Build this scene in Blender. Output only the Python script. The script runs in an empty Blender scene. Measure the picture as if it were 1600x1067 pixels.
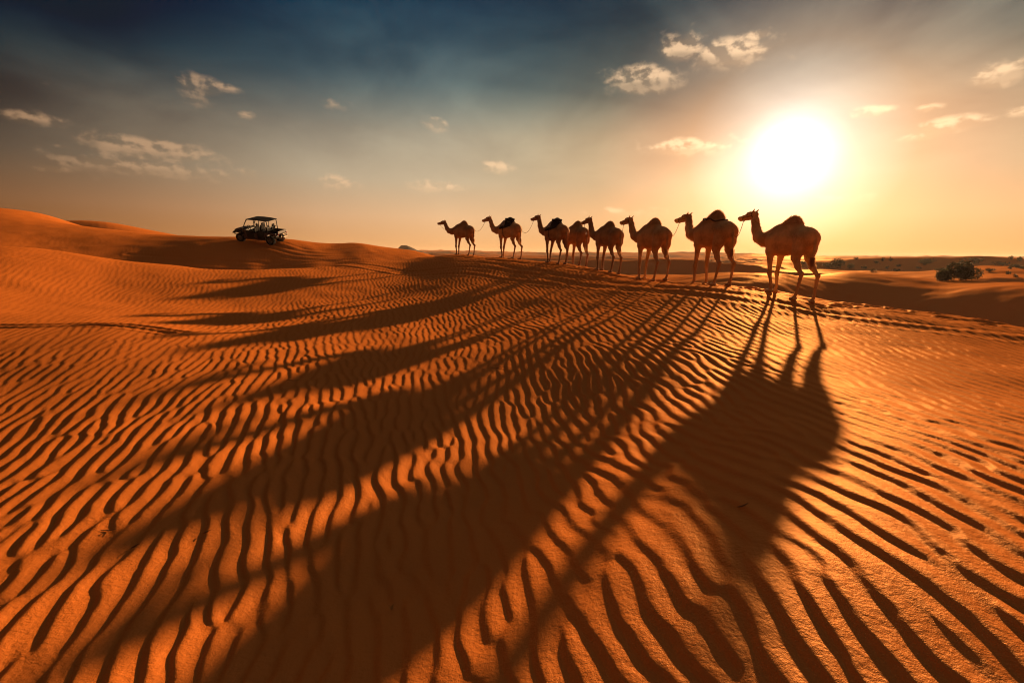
import bpy, bmesh, math, random
import numpy as np
from mathutils import Vector, Matrix

sc = bpy.context.scene
COL = sc.collection
R = math.radians
H = 2.0                     # eye height above the sand at the tripod

# ------------------------------------------------------------------ camera
PITCH, ROLL, FPX = 11.1, 0.7, 711.0
cam_d = bpy.data.cameras.new('camera')
cam_d.sensor_width = 36.0
cam_d.lens = FPX / 1600.0 * 36.0
cam_d.clip_start = 0.05
cam_d.clip_end = 20000
cam = bpy.data.objects.new('camera', cam_d)
COL.objects.link(cam)
_f = Vector((0, math.cos(R(PITCH)), -math.sin(R(PITCH))))
_u = Vector((0, math.sin(R(PITCH)), math.cos(R(PITCH))))
_r = Vector((1, 0, 0))
RT = _r * math.cos(R(ROLL)) + _u * math.sin(R(ROLL))
UP = -_r * math.sin(R(ROLL)) + _u * math.cos(R(ROLL))
FW = _f
cam.matrix_world = Matrix((RT, UP, -FW)).transposed().to_4x4()
cam.location = (0, 0, H)
sc.camera = cam

# ------------------------------------------------------------------ exposure
sc.view_settings.view_transform = 'Standard'
sc.view_settings.look = 'None'
sc.view_settings.exposure = 1.3
sc.view_settings.gamma = 1.0
sc.cycles.use_denoising = True
sc.cycles.max_bounces = 6
sc.cycles.volume_bounces = 1
sc.cycles.filter_width = 1.1

# ------------------------------------------------------------------ sun
SUN_EL, SUN_AZ = 12.3, 30.9
sun_dir = Vector((math.sin(R(SUN_AZ)) * math.cos(R(SUN_EL)),
                  math.cos(R(SUN_AZ)) * math.cos(R(SUN_EL)),
                  math.sin(R(SUN_EL))))
sl = bpy.data.lights.new('sun', 'SUN')
sl.energy = 4.1
sl.angle = R(0.9)
sl.color = (1.0, 0.60, 0.28)
so = bpy.data.objects.new('sun', sl)
COL.objects.link(so)
so.rotation_euler = (-sun_dir).to_track_quat('-Z', 'Y').to_euler()
so.location = sun_dir * 200


# ------------------------------------------------------------------ node helper
class NB:
    """small helper to write shader maths as expressions"""
    def __init__(self, tree):
        self.t = tree
        self.n = tree.nodes
        self.l = tree.links

    def put(self, sock, v):
        if isinstance(v, (int, float)):
            sock.default_value = v
        elif isinstance(v, (tuple, list)):
            v = tuple(v)
            if len(sock.default_value) == 4 and len(v) == 3:
                v = v + (1.0,)
            sock.default_value = v
        else:
            self.l.new(v, sock)

    def m(self, op, a, b=None, c=None, clamp=False):
        nd = self.n.new('ShaderNodeMath')
        nd.operation = op
        nd.use_clamp = clamp
        self.put(nd.inputs[0], a)
        if b is not None:
            self.put(nd.inputs[1], b)
        if c is not None:
            self.put(nd.inputs[2], c)
        return nd.outputs[0]

    def v(self, op, a, b=None, scale=None):
        nd = self.n.new('ShaderNodeVectorMath')
        nd.operation = op
        self.put(nd.inputs[0], a)
        if b is not None:
            self.put(nd.inputs[1], b)
        if scale is not None:
            self.put(nd.inputs['Scale'], scale)
        return nd.outputs['Value'] if op in ('DOT_PRODUCT', 'LENGTH') else nd.outputs[0]

    def xyz(self, x, y, z):
        nd = self.n.new('ShaderNodeCombineXYZ')
        for i, q in enumerate((x, y, z)):
            self.put(nd.inputs[i], q)
        return nd.outputs[0]

    def sep(self, a):
        nd = self.n.new('ShaderNodeSeparateXYZ')
        self.put(nd.inputs[0], a)
        return nd.outputs

    def ramp(self, fac, stops, interp='LINEAR'):
        nd = self.n.new('ShaderNodeValToRGB')
        cr = nd.color_ramp
        cr.interpolation = interp
        while len(cr.elements) < len(stops):
            cr.elements.new(0.5)
        for e, (p, c) in zip(cr.elements, stops):
            e.position = p
            e.color = tuple(c) + (1.0,) if len(c) == 3 else c
        self.put(nd.inputs[0], fac)
        return nd.outputs[0]

    def sstep(self, x, a, b, lo=0.0, hi=1.0):
        nd = self.n.new('ShaderNodeMapRange')
        nd.interpolation_type = 'SMOOTHSTEP'
        self.put(nd.inputs[0], x)
        nd.inputs[1].default_value = a
        nd.inputs[2].default_value = b
        nd.inputs[3].default_value = lo
        nd.inputs[4].default_value = hi
        return nd.outputs[0]

    def noise(self, vec, scale, detail=4, rough=0.5, dims='3D', dist=0.0):
        nd = self.n.new('ShaderNodeTexNoise')
        nd.noise_dimensions = dims
        if dims == '1D':
            self.put(nd.inputs['W'], vec)
        else:
            self.put(nd.inputs['Vector'], vec)
        nd.inputs['Scale'].default_value = scale
        nd.inputs['Detail'].default_value = detail
        nd.inputs['Roughness'].default_value = rough
        nd.inputs['Distortion'].default_value = dist
        return nd.outputs[0]

    def mix(self, fac, a, b, blend='MIX'):
        nd = self.n.new('ShaderNodeMix')
        nd.data_type = 'RGBA'
        nd.blend_type = blend
        self.put(nd.inputs[0], fac)
        self.put(nd.inputs[6], a)
        self.put(nd.inputs[7], b)
        return nd.outputs[2]


# ------------------------------------------------------------------ sky
world = bpy.data.worlds.new('World')
sc.world = world
world.use_nodes = True
wt = world.node_tree
wt.nodes.clear()
W = NB(wt)
tc = wt.nodes.new('ShaderNodeTexCoord')
D = W.v('NORMALIZE', tc.outputs['Generated'])
sky = wt.nodes.new('ShaderNodeTexSky')
sky.sky_type = 'NISHITA'
sky.sun_disc = False
sky.sun_elevation = R(SUN_EL)
sky.sun_rotation = R(SUN_AZ)
sky.altitude = 100
sky.air_density = 1.0
sky.dust_density = 3.0
sky.ozone_density = 2.0

dx, dy, dz = W.sep(D)
el = W.m('MULTIPLY', W.m('ARCSINE', dz), 180 / math.pi)            # elevation in degrees
az = W.m('MULTIPLY', W.m('ARCTAN2', dx, dy), 180 / math.pi)        # azimuth in degrees
AUREOLE = Vector((math.sin(R(29.8)) * math.cos(R(10.2)), math.cos(R(29.8)) * math.cos(R(10.2)), math.sin(R(10.2))))   # brightest part of the veiled sun
cosg = W.v('DOT_PRODUCT', D, tuple(AUREOLE))
gam = W.m('MULTIPLY', W.m('ARCCOSINE', W.m('MINIMUM', cosg, 0.99999)), 180 / math.pi)   # angle from the sun

# evening air measured off the horizon (elevation) and off the sun (angle): dust glows low down and round the sun
EXPO = sc.view_settings.exposure
E_K = [(0, (0.470, 0.262, 0.095)), (4, (0.455, 0.312, 0.205)), (8, (0.318, 0.274, 0.228)), (13, (0.161, 0.160, 0.160)),
       (18, (-0.080, 0.020, 0.098)), (24, (-0.262, -0.118, 0.016)), (31, (-0.430, -0.262, -0.085)), (38, (-0.30, -0.14, 0.02)), (48, (0.16, 0.18, 0.20)), (90, (0.28, 0.27, 0.27))]
G_K = [(0, (1.45, 1.40, 1.35)), (1.8, (1.25, 1.18, 1.10)), (3.1, (1.04, 0.96, 0.86)), (5.0, (0.95, 0.80, 0.66)), (7, (0.88, 0.71, 0.55)), (10, (0.785, 0.585, 0.405)), (14, (0.665, 0.505, 0.355)),
       (20, (0.53, 0.44, 0.318)), (28, (0.475, 0.420, 0.325)), (38, (0.470, 0.430, 0.350)), (52, (0.375, 0.345, 0.285)), (66, (0.205, 0.180, 0.145)),
       (80, (0.0, 0.0, 0.0)), (100, (0.20, 0.16, 0.12)), (150, (0.32, 0.25, 0.19))]
eram = W.ramp(W.m('DIVIDE', el, 90.0, clamp=True), [(k / 90.0, tuple(q + 1.0 for q in c)) for k, c in E_K])
gram = W.ramp(W.m('DIVIDE', gam, 150.0, clamp=True), [(k / 150.0, tuple(q + 1.0 for q in c)) for k, c in G_K])
e1 = sun_dir.cross(Vector((0, 0, 1))).normalized()
e2 = e1.cross(sun_dir).normalized()
ang = W.m('ARCTAN2', W.v('DOT_PRODUCT', D, tuple(e2)), W.v('DOT_PRODUCT', D, tuple(e1)))
rays = W.noise(W.xyz(W.m('COSINE', ang), W.m('SINE', ang), 3.7), 2.6, 3, 0.55)
raysf = W.sstep(rays, 0.32, 0.68, -0.06, 0.06)
raysf = W.m('MULTIPLY', raysf, W.sstep(gam, 8.0, 20.0))
raysf = W.m('MULTIPLY', raysf, W.sstep(gam, 75.0, 40.0))
raysf = W.m('MULTIPLY', raysf, W.sstep(el, 4.0, 14.0))
# faint large veils of high cloud
pol = W.xyz(W.m('MULTIPLY', az, 0.045), W.m('MULTIPLY', el, 0.09), 0.0)
veil = W.sstep(W.noise(pol, 1.15, 5, 0.55, dist=0.4), 0.32, 0.75, -0.055, 0.055)
veil = W.m('MULTIPLY', veil, W.sstep(el, 3.0, 14.0))
vr = W.m('ADD', W.m('ADD', raysf, veil), -2.0)
tone = W.v('ADD', W.v('ADD', eram, gram), W.xyz(vr, vr, W.m('MULTIPLY_ADD', W.m('ADD', raysf, veil), 0.8, -2.0)))
tone = W.v('MAXIMUM', tone, (0.045, 0.125, 0.175))
tx_, ty_, tz_ = W.sep(tone)
GAIN = 0.5 ** EXPO
base = W.xyz(*[W.m('MULTIPLY', W.m('POWER', q, 2.25), GAIN) for q in (tx_, ty_, tz_)])
base = W.v('ADD', base, W.v('SCALE', sky.outputs[0], scale=0.00025))

# small fair weather clouds: azimuth, elevation, half width, half height (deg), weight
CLOUDS = [(-32.5, 15.1, 1.7, 0.9, 1.00), (-30.5, 15.3, 1.2, 0.4, 0.80), (-32.6, 13.9, 1.5, 0.8, 0.65), (-28.7, 13.2, 0.8, 0.4, 0.60),
          (-36.5, 9.0, 4.4, 1.1, 1.00), (-37.7, 7.3, 5.7, 0.8, 0.85), (-44.7, 10.3, 2.2, 0.6, 0.80), (-41.4, 9.4, 0.6, 0.5, 0.80),
          (-44.2, 6.5, 1.4, 0.4, 0.70), (-43.0, 8.4, 0.8, 0.3, 0.50), (-28.9, 7.7, 1.1, 0.5, 0.70), (-19.8, 7.3, 2.2, 0.8, 0.70),
          (-9.2, 14.0, 1.2, 0.7, 1.00), (-9.4, 7.5, 3.5, 0.7, 0.80), (-1.8, 9.8, 2.4, 0.8, 0.75), (-20.0, 15.2, 2.0, 0.6, 0.50),
          (14.4, 18.4, 3.4, 1.2, 1.05), (18.3, 20.8, 2.1, 1.1, 1.05), (23.0, 19.8, 3.3, 1.2, 1.05), (25.4, 21.0, 1.1, 0.5, 0.85),
          (20.2, 11.5, 4.4, 0.9, 1.00), (36.0, 13.1, 1.5, 0.5, 0.90), (41.7, 11.1, 2.2, 0.7, 0.85), (39.9, 10.5, 1.7, 0.5, 0.70),
          (44.1, 14.4, 1.7, 0.9, 0.90), (45.2, 14.9, 0.8, 0.5, 0.90), (45.9, 11.5, 0.8, 0.4, 0.85), (33.0, 12.4, 0.5, 0.3, 0.60),
          (33.3, 5.7, 4.6, 0.6, 0.50), (40.0, 12.8, 1.1, 0.4, 0.60), (12.1, 4.9, 5.8, 0.6, 0.40)]
cl_vec = W.xyz(W.m('MULTIPLY', az, 0.21), W.m('MULTIPLY', el, 0.29), 0.0)
mask = None
under = None
for (a0, e0, wx, wy, wgt) in CLOUDS:
    qx = W.m('DIVIDE', W.m('SUBTRACT', az, a0), wx)
    qy = W.m('DIVIDE', W.m('SUBTRACT', el, e0), wy)
    q = W.m('ADD', W.m('MULTIPLY', qx, qx), W.m('MULTIPLY', qy, qy))
    g = W.m('MULTIPLY', W.m('EXPONENT', W.m('MULTIPLY', q, -0.85)), wgt * 1.32)
    u = W.m('MULTIPLY', W.m('MULTIPLY', qy, g), -1.0)
    mask = g if mask is None else W.m('MAXIMUM', mask, g)
    under = u if under is None else W.m('ADD', under, u)
n1 = W.noise(cl_vec, 1.9, 6, 0.50, dist=0.1)
n2 = W.noise(W.v('ADD', cl_vec, (0.07, 0.11, 0.0)), 1.9, 6, 0.50, dist=0.1)
dens = W.sstep(W.m('ADD', mask, W.m('MULTIPLY', W.m('SUBTRACT', n1, 0.5), 1.3)), 0.24, 0.90)
lit = W.sstep(W.m('SUBTRACT', n1, n2), -0.08, 0.09)
thick = W.sstep(W.m('ADD', under, W.m('MULTIPLY', W.m('SUBTRACT', n1, 0.5), 0.5)), -0.15, 0.5)
csun = W.m('EXPONENT', W.m('MULTIPLY', W.m('DIVIDE', gam, 34.0), -1.0))
bright = W.v('ADD', (0.10, 0.052, 0.026), W.v('SCALE', (0.42, 0.29, 0.165), scale=csun))
dark = W.v('ADD', W.v('SCALE', base, scale=0.92), W.v('SCALE', (0.13, 0.070, 0.030), scale=W.m('ADD', W.m('MULTIPLY', csun, 0.62), 0.05)))
cl_col = W.mix(W.m('MULTIPLY', lit, W.m('SUBTRACT', 1.0, W.m('MULTIPLY', thick, 0.65))), dark, W.v('ADD', bright, W.v('SCALE', base, scale=0.55)))
skyc = W.mix(W.m('MULTIPLY', dens, 0.85), base, cl_col)
# below the horizon: plain dusty air
bg = wt.nodes.new('ShaderNodeBackground')
bg.inputs['Strength'].default_value = 1.0
wt.links.new(skyc, bg.inputs['Color'])
wo = wt.nodes.new('ShaderNodeOutputWorld')
wt.links.new(bg.outputs[0], wo.inputs['Surface'])


# ------------------------------------------------------------------ object helpers
def tag(o, label=None, cat=None, group=None, kind=None):
    if label:
        o['label'] = label
    if cat:
        o['category'] = cat
    if group:
        o['group'] = group
    if kind:
        o['kind'] = kind
    return o


def empty(name, loc, rz=0.0):
    o = bpy.data.objects.new(name, None)
    o.empty_display_size = 0.2
    COL.objects.link(o)
    o.location = loc
    o.rotation_euler = (0, 0, rz)
    return o


def mesh_obj(name, verts, faces, mat, parent=None, smooth=True):
    me = bpy.data.meshes.new(name)
    verts = np.asarray(verts, dtype=np.float32)
    if isinstance(faces, np.ndarray):
        nf, k = faces.shape
        me.vertices.add(len(verts))
        me.vertices.foreach_set('co', verts.ravel())
        me.loops.add(nf * k)
        me.loops.foreach_set('vertex_index', faces.astype(np.int32).ravel())
        me.polygons.add(nf)
        me.polygons.foreach_set('loop_start', np.arange(0, nf * k, k, dtype=np.int32))
        me.update(calc_edges=True)
    else:
        me.from_pydata([tuple(map(float, v)) for v in verts], [], faces)
        me.update()
    me.polygons.foreach_set('use_smooth', np.full(len(me.polygons), smooth, dtype=bool))
    me.materials.append(mat)
    o = bpy.data.objects.new(name, me)
    COL.objects.link(o)
    o.parent = parent
    return o


class MB:
    """collects shapes into one mesh"""
    def __init__(self):
        self.v = []
        self.f = []

    def add(self, vs, fs):
        b = len(self.v)
        self.v += [tuple(map(float, p)) for p in vs]
        self.f += [[b + i for i in q] for q in fs]
        return self

    def box(self, c, s, bev=0.0, rot=None):
        bm = bmesh.new()
        bmesh.ops.create_cube(bm, size=1.0)
        for v in bm.verts:
            v.co = Vector((v.co.x * s[0], v.co.y * s[1], v.co.z * s[2]))
        if bev > 0:
            bmesh.ops.bevel(bm, geom=list(bm.edges), offset=bev, segments=2, affect='EDGES', profile=0.6)
        M = (rot.to_4x4() if rot is not None else Matrix.Identity(4))
        bm.verts.ensure_lookup_table()
        vs = [tuple(Vector(c) + (M @ v.co)) for v in bm.verts]
        fs = [[v.index for v in f.verts] for f in bm.faces]
        bm.free()
        return self.add(vs, fs)

    def prism(self, prof, y0, y1):
        """profile in x,z extruded along y"""
        n = len(prof)
        vs = [(x, y0, z) for x, z in prof] + [(x, y1, z) for x, z in prof]
        fs = [[i, (i + 1) % n, n + (i + 1) % n, n + i] for i in range(n)]
        fs += [list(range(n))[::-1], [n + i for i in range(n)]]
        return self.add(vs, fs)

    def tube(self, pts, r, seg=8, cap=True):
        pts = [Vector(p) for p in pts]
        rs = r if isinstance(r, (list, tuple)) else [r] * len(pts)
        vs, fs = [], []
        up = Vector((0.13, 0.31, 0.94)).normalized()
        for i, p in enumerate(pts):
            t = (pts[min(i + 1, len(pts) - 1)] - pts[max(i - 1, 0)]).normalized()
            a = t.cross(up)
            if a.length < 1e-3:
                a = t.cross(Vector((1, 0, 0)))
            a.normalize()
            b = t.cross(a).normalized()
            for k in range(seg):
                th = 2 * math.pi * k / seg
                vs.append(p + (a * math.cos(th) + b * math.sin(th)) * rs[i])
        for i in range(len(pts) - 1):
            for k in range(seg):
                k2 = (k + 1) % seg
                fs.append([i * seg + k, i * seg + k2, (i + 1) * seg + k2, (i + 1) * seg + k])
        if cap:
            fs.append([k for k in range(seg)])
            fs.append([(len(pts) - 1) * seg + k for k in range(seg)][::-1])
        return self.add(vs, fs)

    def lathe_y(self, prof, c, seg=28):
        """profile of (offset along y, radius) turned about the y axis"""
        n = len(prof)
        vs, fs = [], []
        for k in range(seg):
            th = 2 * math.pi * k / seg
            for (yy, rr) in prof:
                vs.append((c[0] + rr * math.cos(th), c[1] + yy, c[2] + rr * math.sin(th)))
        for k in range(seg):
            k2 = (k + 1) % seg
            for i in range(n - 1):
                fs.append([k * n + i, k * n + i + 1, k2 * n + i + 1, k2 * n + i])
        return self.add(vs, fs)

    def build(self, name, mat, parent=None, smooth=False):
        return mesh_obj(name, self.v, self.f, mat, parent, smooth)


# ------------------------------------------------------------------ materials
def new_mat(name):
    m = bpy.data.materials.new(name)
    m.use_nodes = True
    t = m.node_tree
    b = NB(t)
    p = t.nodes['Principled BSDF']
    return m, b, p


def simple_mat(name, col, rough=0.6, metal=0.0, var=0.25, scale=8.0, bump=0.0):
    m, b, p = new_mat(name)
    tcn = b.n.new('ShaderNodeTexCoord')
    nz = b.noise(tcn.outputs['Object'], scale, 5, 0.6)
    c = b.mix(nz, tuple(q * (1 - var) for q in col), tuple(min(1, q * (1 + var)) for q in col))
    b.put(p.inputs['Base Color'], c)
    b.put(p.inputs['Roughness'], b.m('ADD', rough - 0.1, b.m('MULTIPLY', nz, 0.2)))
    p.inputs['Metallic'].default_value = metal
    if rough >= 0.8:
        p.inputs['Specular IOR Level'].default_value = 0.1
    if bump > 0:
        bp = b.n.new('ShaderNodeBump')
        bp.inputs['Strength'].default_value = bump
        bp.inputs['Distance'].default_value = 0.01
        b.put(bp.inputs['Height'], b.noise(tcn.outputs['Object'], scale * 8, 4, 0.6))
        b.put(p.inputs['Normal'], bp.outputs[0])
    return m


def sand_mat():
    m, b, p = new_mat('sand')
    geo = b.n.new('ShaderNodeNewGeometry')
    pos = geo.outputs['Position']
    big = b.noise(pos, 0.07, 4, 0.55)
    midn = b.noise(pos, 1.3, 5, 0.6)
    grain = b.noise(pos, 420.0, 2, 0.7)
    c = b.mix(big, (0.51, 0.121, 0.013), (0.58, 0.149, 0.019))
    c = b.mix(b.m('MULTIPLY', midn, 0.5), c, (0.46, 0.100, 0.010))
    c = b.mix(b.sstep(grain, 0.25, 0.75, 0.0, 0.45), c, (0.63, 0.195, 0.042))
    dk = b.sstep(b.noise(pos, 260.0, 1, 0.5), 0.62, 0.8, 0.0, 0.55)
    c = b.mix(dk, c, (0.20, 0.07, 0.02))
    b.put(p.inputs['Base Color'], c)
    p.inputs['Roughness'].default_value = 0.72
    p.inputs['Specular IOR Level'].default_value = 0.0
    b.put(p.inputs['Specular Tint'], (1.0, 0.5, 0.2))
    # crumbly crust and single grains
    h = b.m('ADD', b.m('MULTIPLY', b.noise(pos, 30.0, 4, 0.65), 0.0085),
            b.m('MULTIPLY', b.noise(pos, 190.0, 2, 0.6), 0.0016))
    bp = b.n.new('ShaderNodeBump')
    bp.inputs['Strength'].default_value = 0.75
    bp.inputs['Distance'].default_value = 1.0
    b.put(bp.inputs['Height'], h)
    b.put(p.inputs['Normal'], bp.outputs[0])
    # quartz grains throw low light forward
    gl = b.n.new('ShaderNodeBsdfGlossy')
    gl.inputs['Roughness'].default_value = 0.52
    b.put(gl.inputs['Color'], (1.0, 0.56, 0.25))
    b.l.new(bp.outputs[0], gl.inputs['Normal'])
    mx = b.n.new('ShaderNodeMixShader')
    mx.inputs[0].default_value = 0.065
    b.l.new(p.outputs[0], mx.inputs[1])
    b.l.new(gl.outputs[0], mx.inputs[2])
    b.l.new(mx.outputs[0], b.n['Material Output'].inputs[0])
    return m


M_SAND = sand_mat()

# ------------------------------------------------------------------ terrain: surveyed heights, then ripples
# x, y, z relative to the eye; x right, y away
SURVEY = [
    # around the tripod and the bowl in front
    (0.2, 0, -1.86), (0, -3, -1.8), (3, -1, -1.52), (-3, -1, -2.0), (0, -8, -1.8), (8, -4, -1.6), (-8, -4, -1.9),
    (3.9, 6.4, -1.50), (2.3, 3.7, -1.53), (1.3, 2.0, -1.53),
    (-7.9, 11.0, -1.87), (-8.6, 9.9, -1.68), (-7.1, 12.4, -1.94), (-6.0, 14.1, -1.90), (-4.3, 17.0, -1.72),
    (-2.5, 14.5, -1.70), (-3.6, 12.6, -1.78), (-4.6, 10.8, -1.87), (-5.4, 9.5, -1.88), (-6.1, 8.4, -1.87), (-6.6, 7.5, -1.85),
    (0.0, 13.0, -1.66), (-1.5, 10.5, -1.95), (-2.5, 8.8, -2.02), (-3.3, 7.6, -1.99), (-3.9, 6.6, -2.0), (-4.8, 5.0, -2.08), (-6.4, 4.0, -2.16), (-9.0, 6.0, -1.95),
    (2.7, 12.7, -1.30), (0.8, 9.6, -1.69), (-0.5, 7.3, -2.04), (-1.1, 6.4, -2.13), (-1.6, 5.5, -2.16), (-2.1, 4.7, -2.16), (-2.6, 3.8, -2.14), (-3.0, 3.2, -2.16),
    (3.0, 9.3, -1.44), (1.6, 6.9, -1.78), (0.9, 5.6, -2.07), (0.2, 4.5, -2.19), (-0.3, 3.8, -2.26), (-0.9, 2.8, -2.29),
    (-11.7, 13.8, -1.65), (-10.8, 15.3, -1.59), (-9.7, 17.2, -1.49), (-8.3, 19.6, -1.34), (-7.2, 21.4, -1.23), (-5.4, 24.2, -1.05),
    # right hand slope
    (6.5, 4.5, -1.50), (8.5, 6.0, -1.46), (9.0, 8.0, -1.42), (11.5, 7.0, -1.60), (7.4, 10.8, -1.20), (9.2, 9.6, -1.36), (5.5, 1.5, -1.45), (5.9, 9.4, -1.30),
    # crest the camels stand on
    (14.5, 8.0, -1.85), (11.3, 9.9, -1.53), (10.4, 10.7, -1.38), (9.4, 11.4, -1.26), (8.3, 12.1, -1.13), (7.9, 12.6, -1.07), (7.05, 11.9, -0.985), (6.0, 14.05, -0.875),
    (6.4, 14.7, -0.93), (5.03, 16.65, -0.89), (4.76, 15.95, -0.865), (3.78, 18.6, -0.72), (4.0, 19.7, -0.76), (2.95, 22.7, -0.61), (2.0, 23.6, -0.52),
    (-0.26, 24.9, -0.34), (-3.0, 28.3, -0.25), (-6.0, 30.0, -0.40),
    # even fall from the crest down to the flat
    (-2.3, 21.4, -0.82), (0.0, 20.0, -0.94), (-2.0, 17.2, -1.40), (2.0, 16.2, -1.16), (1.2, 14.8, -1.38), (3.18, 23.3, -0.66),
    # left: near swell with its lit edge
    (-8.2, 28.2, -0.62), (-9.8, 26.2, -0.80), (-11.4, 23.6, -0.97), (-12.3, 22.5, -0.99), (-13.4, 21.5, -1.0), (-15.0, 20.0, -0.72),
    (-17.0, 19.0, -0.42), (-17.9, 18.2, -0.16), (-19.2, 17.0, 0.0), (-16, 13, -0.85), (-14.0, 16.0, -1.12), (-20, 12, -0.5),
    # hollow behind it
    (-10.5, 29.0, -1.30), (-13.5, 26.5, -1.75), (-16.5, 24.5, -1.75), (-20.5, 23.0, -1.45), (-24.5, 21.5, -0.9),
    (-8.0, 31.5, -1.05), (-5.5, 33.5, -0.95), (-3.0, 34.0, -1.1),
    # dune with the buggy
    (-15.0, 29.5, -0.65), (-18.5, 27.5, -0.75), (-17.3, 32.2, 0.60), (-15.8, 32.4, 0.50), (-20.0, 32.6, 0.74), (-22.5, 33.5, 0.85), (-26.0, 35.5, 0.95),
    (-12.0, 36.0, 0.52), (-8.5, 40.0, 0.02), (-6.5, 38.0, -0.45), (-4.0, 44.0, -1.4), (-16.0, 40.0, 0.1), (-24, 42, -0.2), (-10, 50, -2.2),
    # higher dune on the far left
    (-27.5, 30.0, 0.55), (-31.0, 27.5, 0.62), (-50.0, 45.0, 3.40), (-46.0, 46.0, 3.10), (-40.0, 43.5, 1.80), (-34.0, 41.5, 1.30), (-36.0, 30.0, 1.2), (-60, 40, 4.0),
    (-58.0, 60.0, 1.0), (-66.0, 71.0, 3.9), (-62.0, 71.0, 3.7), (-56.0, 73.0, 2.5), (-50.0, 72.0, 1.4), (-44.0, 66, -0.5), (-80, 70, 4.0),
    # the ground falls away behind the crest
    (0.5, 30.0, -1.4), (4.0, 27.0, -2.1), (7.5, 22.0, -2.6), (10.0, 18.5, -3.1), (12.0, 15.8, -3.6), (15.0, 13.0, -4.0), (19.0, 10.5, -4.0),
    (2.0, 36.0, -3.0), (8.0, 30.0, -4.4), (14.0, 24.0, -5.8), (20.0, 19.0, -6.8), (27.0, 15.0, -7.2),
    (0.0, 50.0, -3.8), (12.0, 44.0, -5.0), (22.0, 33.0, -7.4), (31.0, 26.0, -8.3), (40, 22, -8.2),
    # shaded dune across the dip on the right
    (32.0, 57.0, -2.75), (42.0, 57.0, -2.15), (48.0, 56.0, -2.3), (47.0, 50.0, -3.0), (45.0, 45.0, -3.05), (45.0, 40.0, -3.2), (52, 36, -3.4),
    (22.0, 53.0, -2.4), (27.0, 52.0, -1.95), (31.0, 53.0, -2.0), (34.0, 45.0, -5.3), (38.0, 38.0, -6.2),
    (60.0, 75.0, -4.7), (75.0, 80.0, -5.0), (78.0, 72.0, -5.0), (70.0, 62.0, -4.6), (50.0, 80.0, -4.6), (72.0, 100.0, -4.6),
    (96.0, 92.0, -2.6), (110.0, 96.0, -2.6), (104.0, 80.0, -4.4),
    (0.0, 80.0, -5.0), (25.0, 90.0, -4.2), (-20.0, 70.0, -3.4), (-20.0, 110.0, -5.0), (-60, 120, -3.0),
]
for a_ in range(-180, 180, 20):
    for d_, z_ in ((170, -5.5), (420, -6.5), (1100, -7.0), (2200, -7.5), (5000, -8.0)):
        SURVEY.append((d_ * math.sin(R(a_)), d_ * math.cos(R(a_)), z_))
for a_ in (-160, -130, -105, 105, 130, 160):
    for d_, z_ in ((20, -1.0), (60, -2.0)):
        SURVEY.append((d_ * math.sin(R(a_)), d_ * math.cos(R(a_)), z_))
SV = np.array(SURVEY, float)


def squash(x, y):
    d = np.sqrt(x * x + y * y) + 1e-6
    g = np.arcsinh(d / 14.0) * 14.0 / d
    return x * g, y * g


def _tps(r2):
    return 0.5 * r2 * np.log(r2 + 1e-9)


_sx, _sy = squash(SV[:, 0], SV[:, 1])
_n = len(SV)
_A = np.zeros((_n + 3, _n + 3))
_A[:_n, :_n] = _tps((_sx[:, None] - _sx[None]) ** 2 + (_sy[:, None] - _sy[None]) ** 2) + np.eye(_n) * 0.25
_A[:_n, _n:] = np.stack([np.ones(_n), _sx, _sy], 1)
_A[_n:, :_n] = _A[:_n, _n:].T
_wts = np.linalg.solve(_A, np.concatenate([SV[:, 2], np.zeros(3)]))


def survey_z(x, y):
    """smooth ground height (eye at 0)"""
    sh = np.shape(x)
    px, py = squash(np.ravel(np.asarray(x, float)), np.ravel(np.asarray(y, float)))
    out = np.empty(len(px))
    for s in range(0, len(px), 60000):
        a, b = px[s:s + 60000], py[s:s + 60000]
        K = _tps((a[:, None] - _sx[None]) ** 2 + (b[:, None] - _sy[None]) ** 2)
        out[s:s + 60000] = K @ _wts[:_n] + _wts[_n] + _wts[_n + 1] * a + _wts[_n + 2] * b
    return out.reshape(sh)


def vnoise(x, y, seed):
    """smooth lattice noise, -1..1"""
    rs = np.random.RandomState(seed)
    T = rs.rand(256, 256).astype(np.float32) * 2 - 1
    xi = np.floor(x).astype(np.int64)
    yi = np.floor(y).astype(np.int64)
    fx = x - xi
    fy = y - yi
    fx = fx * fx * fx * (fx * (fx * 6 - 15) + 10)
    fy = fy * fy * fy * (fy * (fy * 6 - 15) + 10)
    a = T[xi & 255, yi & 255]
    b = T[(xi + 1) & 255, yi & 255]
    c = T[xi & 255, (yi + 1) & 255]
    d = T[(xi + 1) & 255, (yi + 1) & 255]
    return (a * (1 - fx) + b * fx) * (1 - fy) + (c * (1 - fx) + d * fx) * fy


def sst(x, a, b):
    t = np.clip((x - a) / (b - a), 0, 1)
    return t * t * (3 - 2 * t)


CREST = np.array([(-6.0, 30.0), (-3.0, 28.3), (-0.26, 24.9), (2.0, 23.5), (2.95, 22.7), (4.0, 19.7), (5.03, 16.65), (6.26, 14.6),
                  (7.75, 12.6), (9.4, 11.4), (11.3, 9.9), (14.5, 8.0)])


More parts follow.
